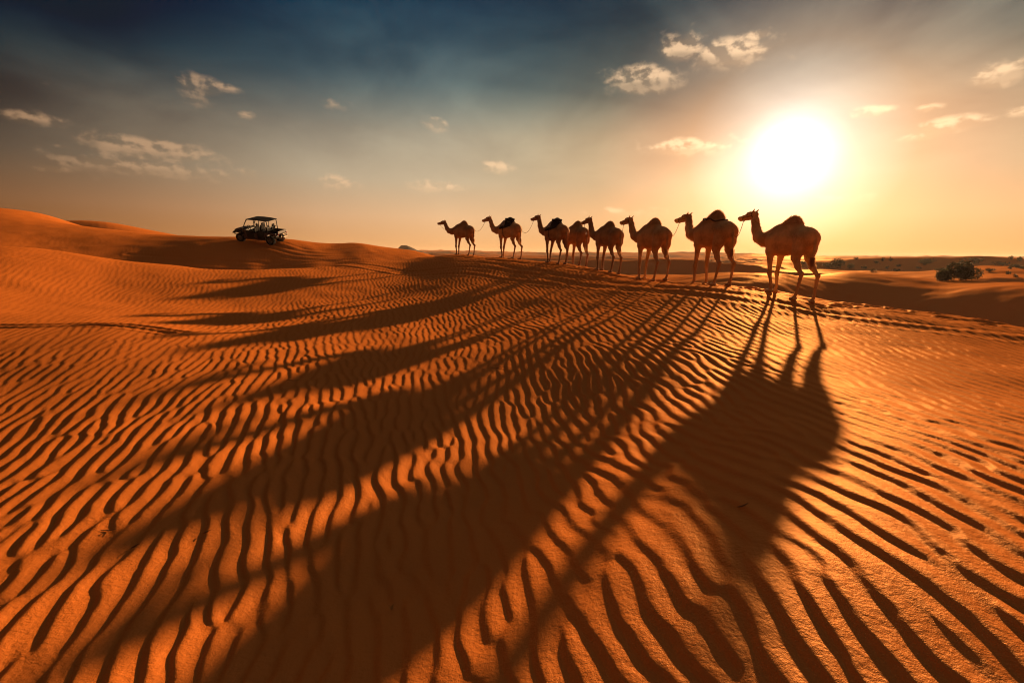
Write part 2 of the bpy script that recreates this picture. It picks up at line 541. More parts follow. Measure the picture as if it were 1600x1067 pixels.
def poly_dist(x, y, P):
    best = np.full(np.shape(x), 1e9)
    side = np.zeros(np.shape(x))
    for (a, b) in zip(P[:-1], P[1:]):
        dx_, dy_ = b[0] - a[0], b[1] - a[1]
        L2 = dx_ * dx_ + dy_ * dy_
        t = np.clip(((x - a[0]) * dx_ + (y - a[1]) * dy_) / L2, 0, 1)
        ex, ey = x - a[0] - t * dx_, y - a[1] - t * dy_
        d = np.sqrt(ex * ex + ey * ey)
        s = np.sign(dx_ * ey - dy_ * ex)
        m = d < best
        best = np.where(m, d, best)
        side = np.where(m, s, side)
    return best, side


def far_dunes(x, y):
    """dune field beyond the crest, growing in from about 45 m"""
    d = np.sqrt(x * x + y * y)
    a = np.degrees(np.arctan2(x, y))
    w = sst(d, 55, 130) * np.where(a < -25, sst(d, 95, 190), 1.0)
    wx = x + 26 * vnoise(x / 95, y / 95, 11) + 9 * vnoise(x / 33, y / 33, 12)
    wy = y + 26 * vnoise(x / 95 + 40, y / 95, 13)
    z = np.zeros_like(d)
    # asymmetric ridges, steep side to the left
    for (L, A, th, sd, lo) in ((78.0, 4.4, -1.0, 21, 0), (43.0, 2.3, -0.7, 22, 0), (19.0, 0.75, -1.25, 25, 0), (200.0, 7.0, -1.15, 23, 140), (430.0, 15.0, -0.9, 24, 480)):
        ph = (wx * math.cos(th) - wy * math.sin(th)) / L + 0.6 * vnoise(wx / (L * 1.3), wy / (L * 1.3), sd)
        fr = ph - np.floor(ph)
        up_ = np.clip(fr / 0.30, 0, 1)
        dn_ = np.clip((1 - fr) / 0.70, 0, 1)
        prof = np.minimum(up_, dn_) ** 1.35
        prof = np.where(prof > 0.93, 0.93 + (prof - 0.93) * 0.4, prof) - 0.36
        amp = 0.55 + 0.6 * vnoise(wx / (L * 0.9) + 7, wy / (L * 0.9), sd + 50)
        ww = w if lo == 0 else sst(d, lo, lo * 2.2)
        z += ww * A * prof * amp
    w2 = sst(d, 26, 48) * np.where(a < -8, w, 1.0)
    z += w * 0.30 * vnoise(x / 9, y / 9, 31) + w2 * (0.10 * vnoise(x / 4.3, y / 3.1, 32) + 0.045 * vnoise(x / 1.7, y / 1.1, 33))
    return z


def ground_z(x, y):
    x = np.asarray(x, float)
    y = np.asarray(y, float)
    return survey_z(x, y) + far_dunes(x, y) + H


# ---- wind ripples: band-passed noise whose crest direction turns across the field
RG_N, RG_D = 2048, 0.026
RG_X0, RG_Y0 = -26.0, -4.0


def build_ripples():
    rs = np.random.RandomState(5)
    N = RG_N
    F = np.fft.fft2(rs.randn(N, N) )
    kx = (np.fft.fftfreq(N, RG_D) * 2 * np.pi)[:, None]
    ky = (np.fft.fftfreq(N, RG_D) * 2 * np.pi)[None, :]
    X = (RG_X0 + np.arange(N) * RG_D)[:, None]
    Y = (RG_Y0 + np.arange(N) * RG_D)[None, :]
    # crest azimuth field (degrees): fans out from left to right
    posaz = np.degrees(np.arctan2(X, Y + 5.0))
    dist = np.sqrt(X * X + (Y + 5.0) ** 2)
    caz = -8.0 + 0.55 * posaz * (0.55 + 0.45 * sst(dist, 4, 14)) + 0.0 * dist
    caz = np.clip(caz, -40, 24) + 7.0 * vnoise(X / 1.7 + 0 * Y, Y / 1.7 + 0 * X, 3)
    wl = 0.162
    k0 = 2 * np.pi / wl
    ors = np.arange(-49, 34, 7.0)
    acc = np.zeros((N, N), np.complex64)
    for th in ors:
        w = np.clip(1 - np.abs(caz - th) / 7.0, 0, 1).astype(np.float32)
        if w.max() <= 0:
            continue
        t = R(th)
        nx, ny = math.cos(t), -math.sin(t)          # across the crests
        cx, cy = math.sin(t), math.cos(t)           # along the crests
        ka = kx * nx + ky * ny
        kb = kx * cx + ky * cy
        G = np.exp(-0.5 * ((ka - k0) / (0.19 * k0)) ** 2 - 0.5 * (kb / (0.17 * k0)) ** 2)
        acc += w * np.fft.ifft2(F * G).astype(np.complex64)
    acc /= np.sqrt(np.mean(np.abs(acc) ** 2))
    return acc


RIP = build_ripples()


def sample_rip(x, y):
    """cubic lookup of the complex ripple field"""
    u = (x - RG_X0) / RG_D
    v = (y - RG_Y0) / RG_D
    ui = np.floor(u).astype(np.int64)
    vi = np.floor(v).astype(np.int64)
    fu = (u - ui).astype(np.float32)
    fv = (v - vi).astype(np.float32)

    def cw(t):
        return (-0.5 * t + t * t - 0.5 * t ** 3, 1 - 2.5 * t * t + 1.5 * t ** 3,
                0.5 * t + 2 * t * t - 1.5 * t ** 3, -0.5 * t * t + 0.5 * t ** 3)
    cu, cv = cw(fu), cw(fv)
    out = np.zeros(np.shape(x), np.complex64)
    for i in range(4):
        row = np.zeros(np.shape(x), np.complex64)
        for j in range(4):
            row += cv[j] * RIP[(ui + i - 1) % RG_N, (vi + j - 1) % RG_N]
        out += cu[i] * row
    return out


def ripple_height(x, y):
    c = sample_rip(x, y)
    amp = np.abs(c)
    ph = np.angle(c) / (2 * np.pi)
    ph = (ph + 0.085 * vnoise(x / 0.21, y / 0.21, 61) + 0.040 * vnoise(x / 0.085, y / 0.085, 62)) % 1.0
    # asymmetric crest: long windward side, short steep lee side (faces left)
    b = 0.34
    prof = np.where(ph < b, sst(ph, 0, b), 1 - (0.2 * (ph - b) / (1 - b) + 0.8 * sst(ph, b, 1.0)))
    s = np.clip(amp * 2.2, 0, 1) ** 0.75
    return (prof - 0.5) * s


random.seed(4)
# ---- tyre tracks (single ruts) and hoof prints, in metres from the eye
RUTS = []       # (points, half width, depth)


def rut_pair(pts, gauge=1.35, hw=0.16, depth=0.05):
    P = np.array(pts, float)
    # smooth the polyline
    for _ in range(3):
        Q = [P[0]]
        for a, b in zip(P[:-1], P[1:]):
            Q += [a * 0.75 + b * 0.25, a * 0.25 + b * 0.75]
        Q.append(P[-1])
        P = np.array(Q)
    T = np.gradient(P, axis=0)
    T /= np.linalg.norm(T, axis=1)[:, None] + 1e-9
    Nn = np.stack([-T[:, 1], T[:, 0]], 1)
    for s in (-1, 1):
        RUTS.append((P + Nn * s * gauge / 2, hw, depth))


rut_pair([(-17, 32.0), (-14.2, 31.2), (-12.5, 32.5), (-10.5, 34.8), (-8.0, 38.5)], hw=0.15, depth=0.022)
rut_pair([(-16.5, 31.0), (-14.0, 30.6), (-11.4, 32.0), (-9.0, 35.8), (-7.4, 40.0)], hw=0.2, depth=0.022)
rut_pair([(-20, 25.0), (-14, 27.2), (-10, 29.8), (-6, 33), (-3, 37)], hw=0.2, depth=0.025)
rut_pair([(-16, 23.5), (-12, 26.5), (-8.5, 30.0), (-5, 34.2), (-2, 38)], hw=0.2, depth=0.03)
rut_pair([(-23, 27.0), (-17, 27.2), (-12.0, 29.5), (-9, 33.5), (-6, 40)], hw=0.2, depth=0.022)
rut_pair([(-14.5, 8.6), (-10.6, 9.1), (-9.3, 9.8), (-8.2, 9.8), (-7.2, 9.6)], gauge=0.34, hw=0.10, depth=0.03)
rut_pair([(-14, 21.0), (-16.5, 17.0), (-18.5, 14.0)], gauge=1.2, hw=0.08, depth=0.02)
rut_pair([(-4, 26.5), (0.0, 21.8), (3.0, 18.0), (5.0, 13.6), (7.4, 10.6), (11, 8.2), (15, 6.4)], gauge=0.9, hw=0.2, depth=0.018)
rut_pair([(0.5, 20.3), (3.2, 15.2), (5.6, 11.2), (8.4, 8.6), (12, 6.6)], gauge=0.6, hw=0.22, depth=0.018)
rut_pair([(-6, 29.2), (-1, 23.6), (2.2, 21.4), (4.0, 17.5), (6.2, 13.3), (9.2, 10.9), (13, 8.6)], gauge=0.7, hw=0.22, depth=0.016)
rut_pair([(-10, 25.0), (-4.5, 23.0), (-1, 20.4), (2.0, 17.0)], gauge=1.3, hw=0.2, depth=0.03)

PRINTS = []
_cp = CREST[::-1]
for i in range(len(CREST) - 1):
    a, b = CREST[i], CREST[i + 1]
    L = np.linalg.norm(b - a)
    n_ = int(L * (4.0 if i >= 7 else 3.2))
    for _ in range(n_):
        t = random.random()
        off = random.gauss(-0.5, 0.42)
        tx = (b - a) / L
        q = a + (b - a) * t + np.array([-tx[1], tx[0]]) * off
        PRINTS.append((q[0], q[1], math.atan2(tx[1], tx[0]) + random.gauss(0, 0.3), random.uniform(0.75, 1.3)))


def add_details(x, y, z):
    for (P, hw, dep) in RUTS:
        x0, y0 = P.min(0) - 1.0
        x1, y1 = P.max(0) + 1.0
        m = np.nonzero((x > x0) & (x < x1) & (y > y0) & (y < y1))[0]
        if len(m) == 0:
            continue
        d, s = poly_dist(x[m], y[m], P)
        q = d / hw
        w = 0.75 + 0.35 * vnoise(x[m] / 0.6, y[m] / 0.6, 91)
        z[m] += w * dep * (-np.exp(-q ** 4) + 0.55 * np.exp(-((q - 1.55) / 0.45) ** 2))
    for (qx, qy, th, s) in PRINTS:
        m = np.nonzero((np.abs(x - qx) < 0.5) & (np.abs(y - qy) < 0.5))[0]
        if len(m) == 0:
            continue
        ca, sa = math.cos(th), math.sin(th)
        u = ((x[m] - qx) * ca + (y[m] - qy) * sa) / (0.125 * s)
        v = (-(x[m] - qx) * sa + (y[m] - qy) * ca) / (0.10 * s)
        q = np.sqrt(u * u + v * v)
        z[m] += 0.042 * s * (-np.exp(-q ** 3) + 0.45 * np.exp(-((q - 1.5) / 0.42) ** 2))
    return z


def detail_z(x, y):
    """ripples and trampling, on top of the smooth ground"""
    d = np.sqrt(x * x + y * y)
    dc, side = poly_dist(x, y, CREST)
    near = d < 60
    out = np.zeros_like(d)
    xi, yi = x[near], y[near]
    rip = ripple_height(xi, yi)
    amp = 0.0182 * (1 - 0.42 * sst(d[near], 6, 15)) * (1 - 0.40 * sst(-xi - 0.25 * yi, 1.0, 6.0) * sst(d[near], 5, 10)) * (1 - sst(d[near], 34, 55))
    amp = amp * np.clip(0.96 + 0.30 * vnoise(xi / 2.4, yi / 2.4, 41) + 0.16 * vnoise(xi / 0.9, yi / 0.9, 42), 0.55, 1.4)
    tr = sst(dc[near], 0.7, 2.6)
    amp = amp * (0.25 + 0.75 * tr)
    out[near] = rip * amp
    lump = vnoise(xi / 0.42, yi / 0.30, 51) * 0.6 + vnoise(xi / 0.19, yi / 0.15, 52) * 0.4
    out[near] += (1 - tr) * 0.022 * lump
    out[near] += 0.016 * vnoise(xi / 0.8, yi / 0.8, 53) + 0.05 * vnoise(xi / 3.1, yi / 3.1, 54) * sst(d[near], 1.5, 6)
    return out


def make_desert():
    dense = np.radians(np.arange(-60, 60.001, 0.088))
    side = np.radians(np.arange(60 + 2.5, 300 - 0.1, 2.5))
    azs = np.concatenate([dense, side])
    rs_ = [0.2]
    while rs_[-1] < 3300:
        r = rs_[-1]
        q = 0.05 if r < 1.3 else 0.0040 if r < 38 else 0.0065 if r < 130 else 0.013
        rs_.append(r * (1 + q))
    rs_ = np.array(rs_)
    A, Rr = np.meshgrid(azs, rs_)
    x = (Rr * np.sin(A)).ravel()
    y = (Rr * np.cos(A)).ravel()
    # smooth height on a coarse sub-grid of rings, then interpolate along the ring index
    st = 6
    ia = np.unique(np.concatenate([np.arange(0, len(azs), st), [len(azs) - 1], np.arange(len(dense) - 1, len(azs))]))
    ir = np.unique(np.concatenate([np.arange(0, len(rs_), st), [len(rs_) - 1]]))
    Ac, Rc = np.meshgrid(azs[ia], rs_[ir])
    zc = survey_z(Rc * np.sin(Ac), Rc * np.cos(Ac))
    z1 = np.stack([np.interp(np.arange(len(azs)), ia, row) for row in zc])
    z = np.empty((len(rs_), len(azs)))
    for j in range(len(azs)):
        z[:, j] = np.interp(np.arange(len(rs_)), ir, z1[:, j])
    z = z.ravel() + H
    z += far_dunes(x, y)
    z += detail_z(x, y)
    z = add_details(x, y, z)
    na, nr = len(azs), len(rs_)
    verts = np.stack([x, y, z], 1)
    verts = np.concatenate([verts, [[0, 0, float(z[:na].mean())]]])
    i = np.arange(nr - 1)[:, None] * na
    j = np.arange(na)[None, :]
    j2 = (j + 1) % na
    quads = np.stack([i + j, i + na + j, i + na + j2, i + j2], -1).reshape(-1, 4)
    # the small cap under the tripod: degenerate quads avoided by joining pairs
    c = nr * na
    jj = np.arange(0, na - 1, 2)
    cap = np.stack([np.full(len(jj), c), jj, jj + 1, (jj + 2) % na], 1)
    quads = np.concatenate([quads, cap[:, [0, 1, 2, 3]]])
    return mesh_obj('desert_ground', verts, quads[:, ::-1], M_SAND)


ground = make_desert()
tag(ground, 'rippled orange desert sand rising to the crest with dunes behind', 'ground', kind='structure')


# ------------------------------------------------------------------ camels: one closed skin per animal from blended volumes
def fur_mat(name, col, tip):
    m, b, p = new_mat(name)
    tcn = b.n.new('ShaderNodeTexCoord')
    o = tcn.outputs['Object']
    n1_ = b.noise(o, 2.3, 5, 0.6)
    n2_ = b.noise(b.v('MULTIPLY', o, (1.0, 1.0, 0.35)), 46.0, 4, 0.65)
    c = b.mix(b.sstep(n1_, 0.35, 0.66), tuple(q * 0.55 for q in col), tuple(q * 1.15 for q in col))
    c = b.mix(b.sstep(n2_, 0.35, 0.75, 0.0, 0.5), c, tip)
    b.put(p.inputs['Base Color'], c)
    p.inputs['Roughness'].default_value = 0.85
    p.inputs['Specular IOR Level'].default_value = 0.15
    p.inputs['Sheen Weight'].default_value = 0.12
    p.inputs['Sheen Roughness'].default_value = 0.4
    b.put(p.inputs['Sheen Tint'], (1.0, 0.7, 0.4))
    bp = b.n.new('ShaderNodeBump')
    bp.inputs['Strength'].default_value = 0.5
    bp.inputs['Distance'].default_value = 0.012
    b.put(bp.inputs['Height'], n2_)
    b.put(p.inputs['Normal'], bp.outputs[0])
    return m


def hair_mat(name, col):
    m, b, p = new_mat(name)
    b.put(p.inputs['Base Color'], col)
    p.inputs['Roughness'].default_value = 0.7
    tr = b.n.new('ShaderNodeBsdfTranslucent')
    b.put(tr.inputs['Color'], tuple(min(1, q * 1.3) for q in col))
    mx = b.n.new('ShaderNodeMixShader')
    mx.inputs[0].default_value = 0.55
    b.l.new(p.outputs[0], mx.inputs[1])
    b.l.new(tr.outputs[0], mx.inputs[2])
    b.l.new(mx.outputs[0], b.n['Material Output'].inputs[0])
    return m


FURS = {
    'sandy': fur_mat('fur_sandy', (0.58, 0.315, 0.115), (0.66, 0.41, 0.18)),
    'tan': fur_mat('fur_tan', (0.43, 0.23, 0.085), (0.52, 0.31, 0.13)),
    'brown': fur_mat('fur_brown', (0.27, 0.14, 0.055), (0.36, 0.20, 0.085)),
}
HAIRS = {
    'sandy': hair_mat('hair_sandy', (0.55, 0.30, 0.13)),
    'tan': hair_mat('hair_tan', (0.44, 0.22, 0.09)),
    'brown': hair_mat('hair_brown', (0.30, 0.14, 0.055)),
}
M_EYE = simple_mat('eye_dark', (0.012, 0.008, 0.006), 0.15, var=0.1)
M_ROPE = simple_mat('rope_fibre', (0.16, 0.10, 0.055), 0.9, var=0.3, scale=60)
M_HALTER = simple_mat('halter_webbing', (0.10, 0.05, 0.03), 0.8, var=0.3, scale=30)


class Field:
    def __init__(self, lo, hi, step):
        self.lo = np.array(lo, float)
        self.s = step
        self.n = np.ceil((np.array(hi) - self.lo) / step).astype(int) + 1
        self.D = np.full(self.n, 9.0, np.float32)
        self.ax = [(self.lo[i] + np.arange(self.n[i]) * step).astype(np.float32) for i in range(3)]

    def _win(self, lo, hi):
        a = np.clip(np.floor((np.array(lo) - self.lo) / self.s).astype(int), 0, self.n - 1)
        b = np.clip(np.ceil((np.array(hi) - self.lo) / self.s).astype(int) + 1, 1, self.n)
        sl_ = tuple(slice(a[i], b[i]) for i in range(3))
        return sl_, np.meshgrid(*[self.ax[i][sl_[i]] for i in range(3)], indexing='ij', sparse=True)

    def _merge(self, sl_, d, k):
        o = self.D[sl_]
        if k <= 0:
            self.D[sl_] = np.minimum(o, d)
        else:
            h = np.maximum(k - np.abs(o - d), 0)
            self.D[sl_] = np.minimum(o, d) - h * h / (4 * k)

    def ell(self, c, r, k=0.06, pitch=0.0):
        c = np.array(c, float)
        r = np.array(r, float)
        R0 = max(r) + k + 0.05
        sl_, (X, Y, Z) = self._win(c - R0, c + R0)
        X, Y, Z = X - c[0], Y - c[1], Z - c[2]
        if pitch:
            cp, sp = math.cos(pitch), math.sin(pitch)
            X, Z = X * cp + Z * sp, -X * sp + Z * cp
        k0 = np.sqrt((X / r[0]) ** 2 + (Y / r[1]) ** 2 + (Z / r[2]) ** 2) + 1e-6
        k1 = np.sqrt((X / r[0] ** 2) ** 2 + (Y / r[1] ** 2) ** 2 + (Z / r[2] ** 2) ** 2) + 1e-6
        self._merge(sl_, (k0 * (k0 - 1) / k1).astype(np.float32), k)

    def cap(self, a, b, ra, rb, k=0.05, sy=1.0):
        a = np.array(a, float)
        b = np.array(b, float)
        R0 = max(ra, rb) * max(1, sy) + k + 0.05
        sl_, (X, Y, Z) = self._win(np.minimum(a, b) - R0, np.maximum(a, b) + R0)
        ab = b - a
        t = np.clip(((X - a[0]) * ab[0] + (Y - a[1]) * ab[1] + (Z - a[2]) * ab[2]) / (ab @ ab), 0, 1)
        d = np.sqrt((X - a[0] - t * ab[0]) ** 2 + ((Y - a[1] - t * ab[1]) / sy) ** 2 + (Z - a[2] - t * ab[2]) ** 2) - (ra + (rb - ra) * t)
        self._merge(sl_, d.astype(np.float32), k)

    def chain(self, pts, k=0.04, sy=1.0):
        for p, q in zip(pts[:-1], pts[1:]):
            self.cap(p[:3], q[:3], p[3], q[3], k, sy)

    def surface(self):
        """surface nets"""
        D_ = self.D
        inside = D_ < 0
        s = [slice(0, -1), slice(1, None)]
        cnt = np.zeros(self.n - 1, np.int8)
        for i in (0, 1):
            for j in (0, 1):
                for k in (0, 1):
                    cnt += inside[s[i], s[j], s[k]]
        act = (cnt > 0) & (cnt < 8)
        idx = np.full(act.shape, -1, np.int64)
        cells = np.argwhere(act)
        idx[act] = np.arange(len(cells))
        acc = np.zeros((len(cells), 3))
        num = np.zeros(len(cells))
        cor = [(i, j, k) for i in (0, 1) for j in (0, 1) for k in (0, 1)]
        for a in cor:
            for ax in range(3):
                if a[ax] == 1:
                    continue
                b = list(a)
                b[ax] = 1
                da = D_[cells[:, 0] + a[0], cells[:, 1] + a[1], cells[:, 2] + a[2]]
                db = D_[cells[:, 0] + b[0], cells[:, 1] + b[1], cells[:, 2] + b[2]]
                m = (da < 0) != (db < 0)
                t = np.where(m, da / np.where(m, da - db, 1), 0)
                p = np.tile(np.array(a, float), (len(cells), 1))
                p[:, ax] += t
                acc += p * m[:, None]
                num += m
        V = self.lo + (cells + acc / num[:, None]) * self.s
        faces = []
        for ax in range(3):
            o = [i for i in range(3) if i != ax]
            a = [slice(1, -1)] * 3
            b = [slice(1, -1)] * 3
            a[ax] = slice(0, -1)
            b[ax] = slice(1, None)
            A_, B_ = inside[tuple(a)], inside[tuple(b)]
            for flip, m in ((False, A_ & ~B_), (True, ~A_ & B_)):
                e = np.argwhere(m)
                off = np.ones(3, int)
                off[ax] = 0
                e = e + off
                q = []
                for (u, v) in ((-1, -1), (0, -1), (0, 0), (-1, 0)):
                    c = e.copy()
                    c[:, o[0]] += u
                    c[:, o[1]] += v
                    q.append(idx[c[:, 0], c[:, 1], c[:, 2]])
                q = np.stack(q, 1)
                if flip != (ax == 1):
                    q = q[:, ::-1]
                faces.append(q)
        return V, np.concatenate(faces)


def camel_field(P):
    """P: pose dictionary, metres, animal faces +x, standing height of the hump 2.1"""
    F = Field((-1.25, -0.52, -0.25), (2.15, 0.52, 2.55), 0.017)
    hx = P.get('hump', 1.0)
    fat = P.get('girth', 1.0)
    # trunk
    F.ell((0.34, 0, 1.49), (0.40, 0.275 * fat, 0.37), 0.1, 0.10)
    F.ell((0.02, 0, 1.50), (0.50, 0.325 * fat, 0.365), 0.1, 0.0)
    F.ell((-0.38, 0, 1.53), (0.42, 0.275, 0.315), 0.1, -0.10)
    F.ell((0.12, 0, 1.29), (0.42, 0.24 * fat, 0.18), 0.12, 0.04)
    F.ell((-0.60, 0, 1.52), (0.22, 0.215, 0.25), 0.1, 0.35)
    F.ell((0.50, 0, 1.27), (0.18, 0.18, 0.18), 0.08)                 # brisket
    # withers and hump
    F.ell((0.26, 0, 1.79), (0.34, 0.14, 0.16), 0.14, -0.12)
    F.ell((-0.04, 0, 1.76 + 0.04 * hx), (0.33, 0.18, 0.23 * hx), 0.12)
    F.ell((-0.09, 0, 1.93 * hx + 1.9 * (1 - hx)), (0.19, 0.125, 0.20 * hx), 0.12)
    # neck
    nk = P.get('neck', [(0.58, 1.55), (0.86, 1.42), (1.08, 1.50), (1.22, 1.72), (1.29, 1.98), (1.35, 2.13)])
    yw = P.get('turn', 0.0)
    rr_ = [0.235, 0.188, 0.155, 0.132, 0.113, 0.092]
    ny = [0, 0, yw * 0.2, yw * 0.5, yw * 0.8, yw]
    F.chain([(nk[i][0], ny[i], nk[i][1], rr_[i]) for i in range(6)], 0.05, 0.82)
    # head, built along a line from the poll to the lips
    hx0, hz0 = nk[5]
    pit = P.get('nod', -0.14)
    yr = P.get('yaw', 0.0)

    def hp(u, v, w=0.0):
        c, s = math.cos(pit), math.sin(pit)
        ux, uz = u * c - v * s, u * s + v * c
        return (hx0 + ux * math.cos(yr) - w * math.sin(yr), yw + ux * math.sin(yr) + w * math.cos(yr), hz0 + uz)
    F.cap(hp(-0.01, 0.03), hp(0.16, 0.045), 0.098, 0.092, 0.04, 0.9)
    F.cap(hp(0.14, 0.03), hp(0.34, -0.015), 0.088, 0.060, 0.04, 0.85)
    F.cap(hp(0.34, -0.015), hp(0.455, -0.035), 0.058, 0.055, 0.035, 0.95)
    F.cap(hp(0.10, -0.05), hp(0.40, -0.088), 0.060, 0.036, 0.03, 0.85)
    F.ell(hp(0.475, -0.035), (0.047, 0.052, 0.055), 0.025)
    F.ell(hp(0.435, -0.098), (0.045, 0.036, 0.028), 0.02)
    for s in (-1, 1):
        F.ell(hp(0.17, 0.085, 0.066 * s), (0.05, 0.03, 0.032), 0.03)        # brow
        F.cap(hp(0.015, 0.10, 0.07 * s), hp(-0.045, 0.185, 0.105 * s), 0.030, 0.012, 0.02)   # ear
    # legs: fore x offsets, hind x offsets
    fl, fr, hl, hr = P['feet']
    g = P.get('dz', (0, 0, 0, 0))
    for (xo, s, dz_) in ((fl, 1, g[0]), (fr, -1, g[1])):
        y_ = 0.165 * s
        kx = 0.44 + (xo - 0.44) * 0.5 + 0.02
        F.chain([(0.40, 0.19 * s, 1.50, 0.165), (0.40, 0.19 * s, 1.20, 0.115), (0.42 + (xo - 0.44) * 0.12, 0.18 * s, 1.00, 0.074)], 0.07)
        F.chain([(0.42 + (xo - 0.44) * 0.12, 0.18 * s, 1.00, 0.072), (kx, y_, 0.60 + dz_ * 0.4, 0.050), (kx + (xo - kx) * 0.12, y_, 0.52 + dz_ * 0.5, 0.046),
                 (xo - 0.01, y_, 0.16 + dz_, 0.035), (xo + 0.02, y_, 0.075 + dz_, 0.045)], 0.03)
        F.ell((kx + 0.012, y_, 0.575 + dz_ * 0.4), (0.054, 0.054, 0.080), 0.03)
        F.ell((xo + 0.055, y_, 0.035 + dz_), (0.115, 0.088, 0.048), 0.03)
        F.ell((xo + 0.12, y_ + 0.03, 0.03 + dz_), (0.045, 0.034, 0.034), 0.012)
        F.ell((xo + 0.12, y_ - 0.03, 0.03 + dz_), (0.045, 0.034, 0.034), 0.012)
    for (xo, s, dz_) in ((hl, 1, g[2]), (hr, -1, g[3])):
        y_ = 0.165 * s
        kx = -0.70 + (xo + 0.58) * 0.75
        sx = -0.47 + (xo + 0.58) * 0.25
        F.chain([(-0.57, 0.145 * s, 1.52, 0.195), (-0.52, 0.18 * s, 1.24, 0.150), (sx, 0.185 * s, 1.04, 0.105)], 0.08)
        F.chain([(sx, 0.185 * s, 1.04, 0.102), (sx * 0.5 + kx * 0.5 + 0.02, 0.175 * s, 0.82 + dz_ * 0.3, 0.066), (kx + 0.01, y_, 0.645 + dz_ * 0.5, 0.048)], 0.05)
        F.chain([(kx, y_, 0.65 + dz_ * 0.5, 0.046), (kx + (xo - kx) * 0.22, y_, 0.52 + dz_ * 0.6, 0.040), (xo - 0.03, y_, 0.16 + dz_, 0.033), (xo + 0.01, y_, 0.07 + dz_, 0.043)], 0.03)
        F.ell((kx - 0.02, y_, 0.65 + dz_ * 0.5), (0.042, 0.040, 0.070), 0.03)
        F.ell((xo + 0.045, y_, 0.033 + dz_), (0.105, 0.080, 0.045), 0.03)
        F.ell((xo + 0.105, y_ + 0.027, 0.028 + dz_), (0.042, 0.031, 0.032), 0.012)
        F.ell((xo + 0.105, y_ - 0.027, 0.028 + dz_), (0.042, 0.031, 0.032), 0.012)
    # tail
    tw = P.get('tail', 0.0)
    F.chain([(-0.77, 0, 1.62, 0.05), (-0.835, tw * 0.3, 1.42, 0.038), (-0.85, tw * 0.7, 1.20, 0.028), (-0.835, tw, 1.00, 0.022)], 0.03)
    return F, hp


def tufts(V, N, sel, count, length, rs, droop=0.0, lean=(0, 0, 0)):
    """thin tapering hair blades on a skin"""
    ids = rs.choice(sel, count)
    vs, fs = [], []
    for i in ids:
        p = Vector(V[i])
        n = Vector(N[i])
        d = (n + Vector(rs.randn(3)) * 0.35 + Vector(lean) + Vector((0, 0, -droop))).normalized()
        L = length * rs.uniform(0.5, 1.25)
        w = rs.uniform(0.002, 0.0042)
        sd_ = d.cross(Vector(rs.randn(3))).normalized() * w
        tip = p + d * L + Vector((0, 0, -droop * L * 0.4)) + Vector(rs.randn(3)) * 0.1 * L
        midp = p + d * L * 0.55
        p = p - n * 0.012
        b = len(vs)
        vs += [p - sd_, p + sd_, midp + sd_ * 0.7, midp - sd_ * 0.7, tip]
        fs += [[b, b + 1, b + 2, b + 3], [b + 3, b + 2, b + 4]]
    return vs, fs


def vnormals(o):
    me = o.data
    n = np.empty(len(me.vertices) * 3, np.float32)
    me.vertices.foreach_get('normal', n)
    return n.reshape(-1, 3)


